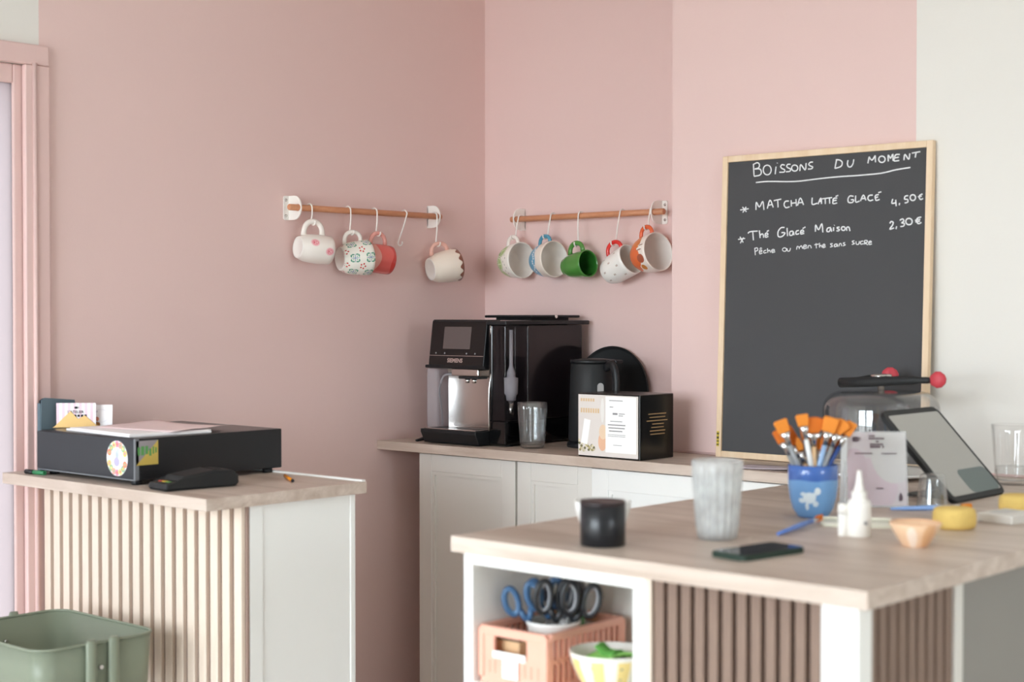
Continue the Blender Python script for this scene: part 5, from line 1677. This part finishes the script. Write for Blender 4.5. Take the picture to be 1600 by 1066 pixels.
pt = thing('white_pot', 'white ceramic pot in the coral crate holding scissors', 'pot', (1.668, -1.615, SH + 0.0045))
obj('pot', B().lathe([(0, 0), (0.036, 0), (0.039, 0.003), (0.0455, 0.090), (0.0465, 0.0945), (0.045, 0.0955), (0.0425, 0.093), (0.036, 0.008), (0, 0.006)], seg=40), WHITE, pt)
obj('rim', B().lathe([(0.0464, 0.088), (0.0480, 0.089), (0.0480, 0.0950), (0.0466, 0.0952), (0.0464, 0.088)], seg=40), WHITE, pt)
gc = thing('green_cup', 'green plastic cup standing behind the white scissor pot', 'cup', (1.650, -1.545, SH + 0.0045))
obj('cup', B().lathe([(0, 0), (0.022, 0), (0.025, 0.098), (0.024, 0.099), (0.0225, 0.097), (0.020, 0.004), (0, 0.004)], seg=28), mat('green_plastic', '#5f9a6a', rough=0.4), gc)
obj('rim', B().lathe([(0.0250, 0.094), (0.0266, 0.095), (0.0266, 0.0985), (0.0252, 0.0988), (0.0250, 0.094)], seg=28), mat('green_plastic_rim', '#6fa97a', rough=0.4), gc)

def scissors(label, base, lean, yaw, hm, inner, s=1.0):
    """scissors standing point down; lean in radians to the side"""
    t = thing('scissors', label, 'scissors', base, rot=(lean[1], lean[0], yaw), group='scissors in the white pot')
    for sg in (-1, 1):
        b = B()
        b.prism([(0, 0), (sg * 0.006, 0.010), (sg * 0.008, 0.075), (-sg * 0.001, 0.092), (-sg * 0.003, 0.07)], -0.0016 * (sg > 0) , 0.0016 * (sg < 0) + 0.0001, axis='y')
        obj('blade', b, STEEL, t)
        b = B()
        c = Vector((-sg * 0.020 * s, 0, 0.128))
        ring = [(c.x + (0.0135 * s) * math.cos(a) * (1 if math.cos(a) * -sg > 0 else 0.85), 0.0008 * sg, c.z + 0.025 * s * math.sin(a)) for a in [2 * PI * k / 20 for k in range(20)]]
        b.tube(ring, 0.0052, seg=8, closed=True)
        b.tube([(0.001 * sg, 0.0008 * sg, 0.086), (-sg * 0.006, 0.0008 * sg, 0.098), (-sg * 0.010 * s, 0.0008 * sg, 0.110)], [0.005, 0.006, 0.005], seg=8)
        hn = obj('handle', b, hm, t)
        b = B()
        b.tube([(p[0] * 1 + (c.x - p[0]) * 0.22, p[1], p[2] + (c.z - p[2]) * 0.14) for p in ring], 0.0030, seg=6, closed=True)
        obj('soft_grip', b, inner, hn)
    b = B()
    b.tube([(0, -0.003, 0.083), (0, 0.003, 0.083)], 0.0035, seg=10)
    obj('pivot_screw', b, CHROME, t)
    return t
SBL = mat('blue_scissor_plastic', '#3f6287', rough=0.4)
SBL2 = mat('light_blue_grip', '#7ba3c6', rough=0.5)
SBK = mat('black_scissor_plastic', '#26272a', rough=0.4)
SGR = mat('grey_grip', '#a9a9ad', rough=0.5)
SGR2 = mat('grey_scissor_plastic', '#7d7d83', rough=0.4)
zb = SH + 0.0135
scissors('blue scissors leaning furthest left in the white pot', (1.652, -1.628, zb), (-0.26, 0.05), D(42), SBL, SBL2, 0.95)
scissors('blue scissors leaning left behind the first blue pair', (1.660, -1.608, zb), (-0.10, -0.05), D(30), SBL, SBL2, 1.0)
scissors('black and grey scissors upright in the middle of the pot', (1.676, -1.626, zb), (0.05, 0.03), D(48), SBK, SGR, 1.1)
scissors('grey scissors standing behind the black pair in the pot', (1.672, -1.596, zb), (0.00, -0.10), D(20), SGR2, SGR, 1.05)
scissors('black scissors with grey grips leaning right in the pot', (1.686, -1.612, zb), (0.22, -0.02), D(44), SBK, SGR, 1.1)

bw = thing('checked_bowl', 'white and yellow patterned ceramic bowl beside the coral crate', 'bowl', (1.822, -1.652, SH))
sp = []
for k in range(16):
    for j in range(3):
        if (k % 2) == 0:
            sp.append((k / 16 + 0.03, 0.25 + j * 0.25, 0.006, 0.03, '#9c9a82'))
CHK_ = printed('yellow_block_print', '#efece0', sp, stripes=(9, '#ecd48a'), bands=((0.90, 1.2, '#efece4'),), rough=0.3, coat=0.3)
obj('bowl', B().lathe([(0, 0), (0.030, 0), (0.034, 0.003), (0.052, 0.030), (0.063, 0.055), (0.0675, 0.074), (0.0670, 0.0755), (0.0645, 0.0745), (0.059, 0.054), (0.046, 0.028), (0.030, 0.007), (0, 0.006)], seg=48, mis=[0] * 6 + [1] * 5), [CHK_, IN_W], bw)
obj('foot_ring', B().lathe([(0.024, 0), (0.0302, 0), (0.0342, 0.0032), (0.026, 0.0032), (0.024, 0)], seg=36), IN_W, bw)
GR1 = mat('bright_green_felt', '#9bd873', rough=0.9, bump=0.3, bscale=300)
GR2 = mat('mid_green_felt', '#5fa348', rough=0.9, bump=0.3, bscale=300)
for k, (dx, dy, dz, rx, ry, rz, m_, lab) in enumerate(((-0.016, -0.004, 0.060, 8, -10, 20, GR1, 'large bright green felt piece at the left of the patterned bowl'),
                                                   (0.018, 0.012, 0.061, -10, 10, 60, GR1, 'bright green felt piece at the right of the patterned bowl'),
                                                   (0.006, -0.010, 0.069, 14, 16, 100, GR2, 'folded mid green felt piece in the middle of the patterned bowl'))):
    b = B()
    sx = 0.037 if k < 2 else 0.024
    def fp_(u, v, sx=sx, k=k):
        return ((u - 0.5) * 2 * sx, (v - 0.5) * 1.5 * sx, 0.010 * math.sin(PI * u) + (0.014 * abs(v - 0.5) if k == 2 else 0.003 * math.sin(5 * v)))
    b.grid(fp_, 9, 7)
    o = obj('green_felt', b, m_)
    o.location = (1.822 + dx, -1.652 + dy, SH + dz)
    o.rotation_euler = (D(rx), D(ry), D(rz))
    sm = o.modifiers.new('thickness', 'SOLIDIFY')
    sm.thickness = 0.003
    tag(o, lab, 'felt piece', 'green felt pieces')
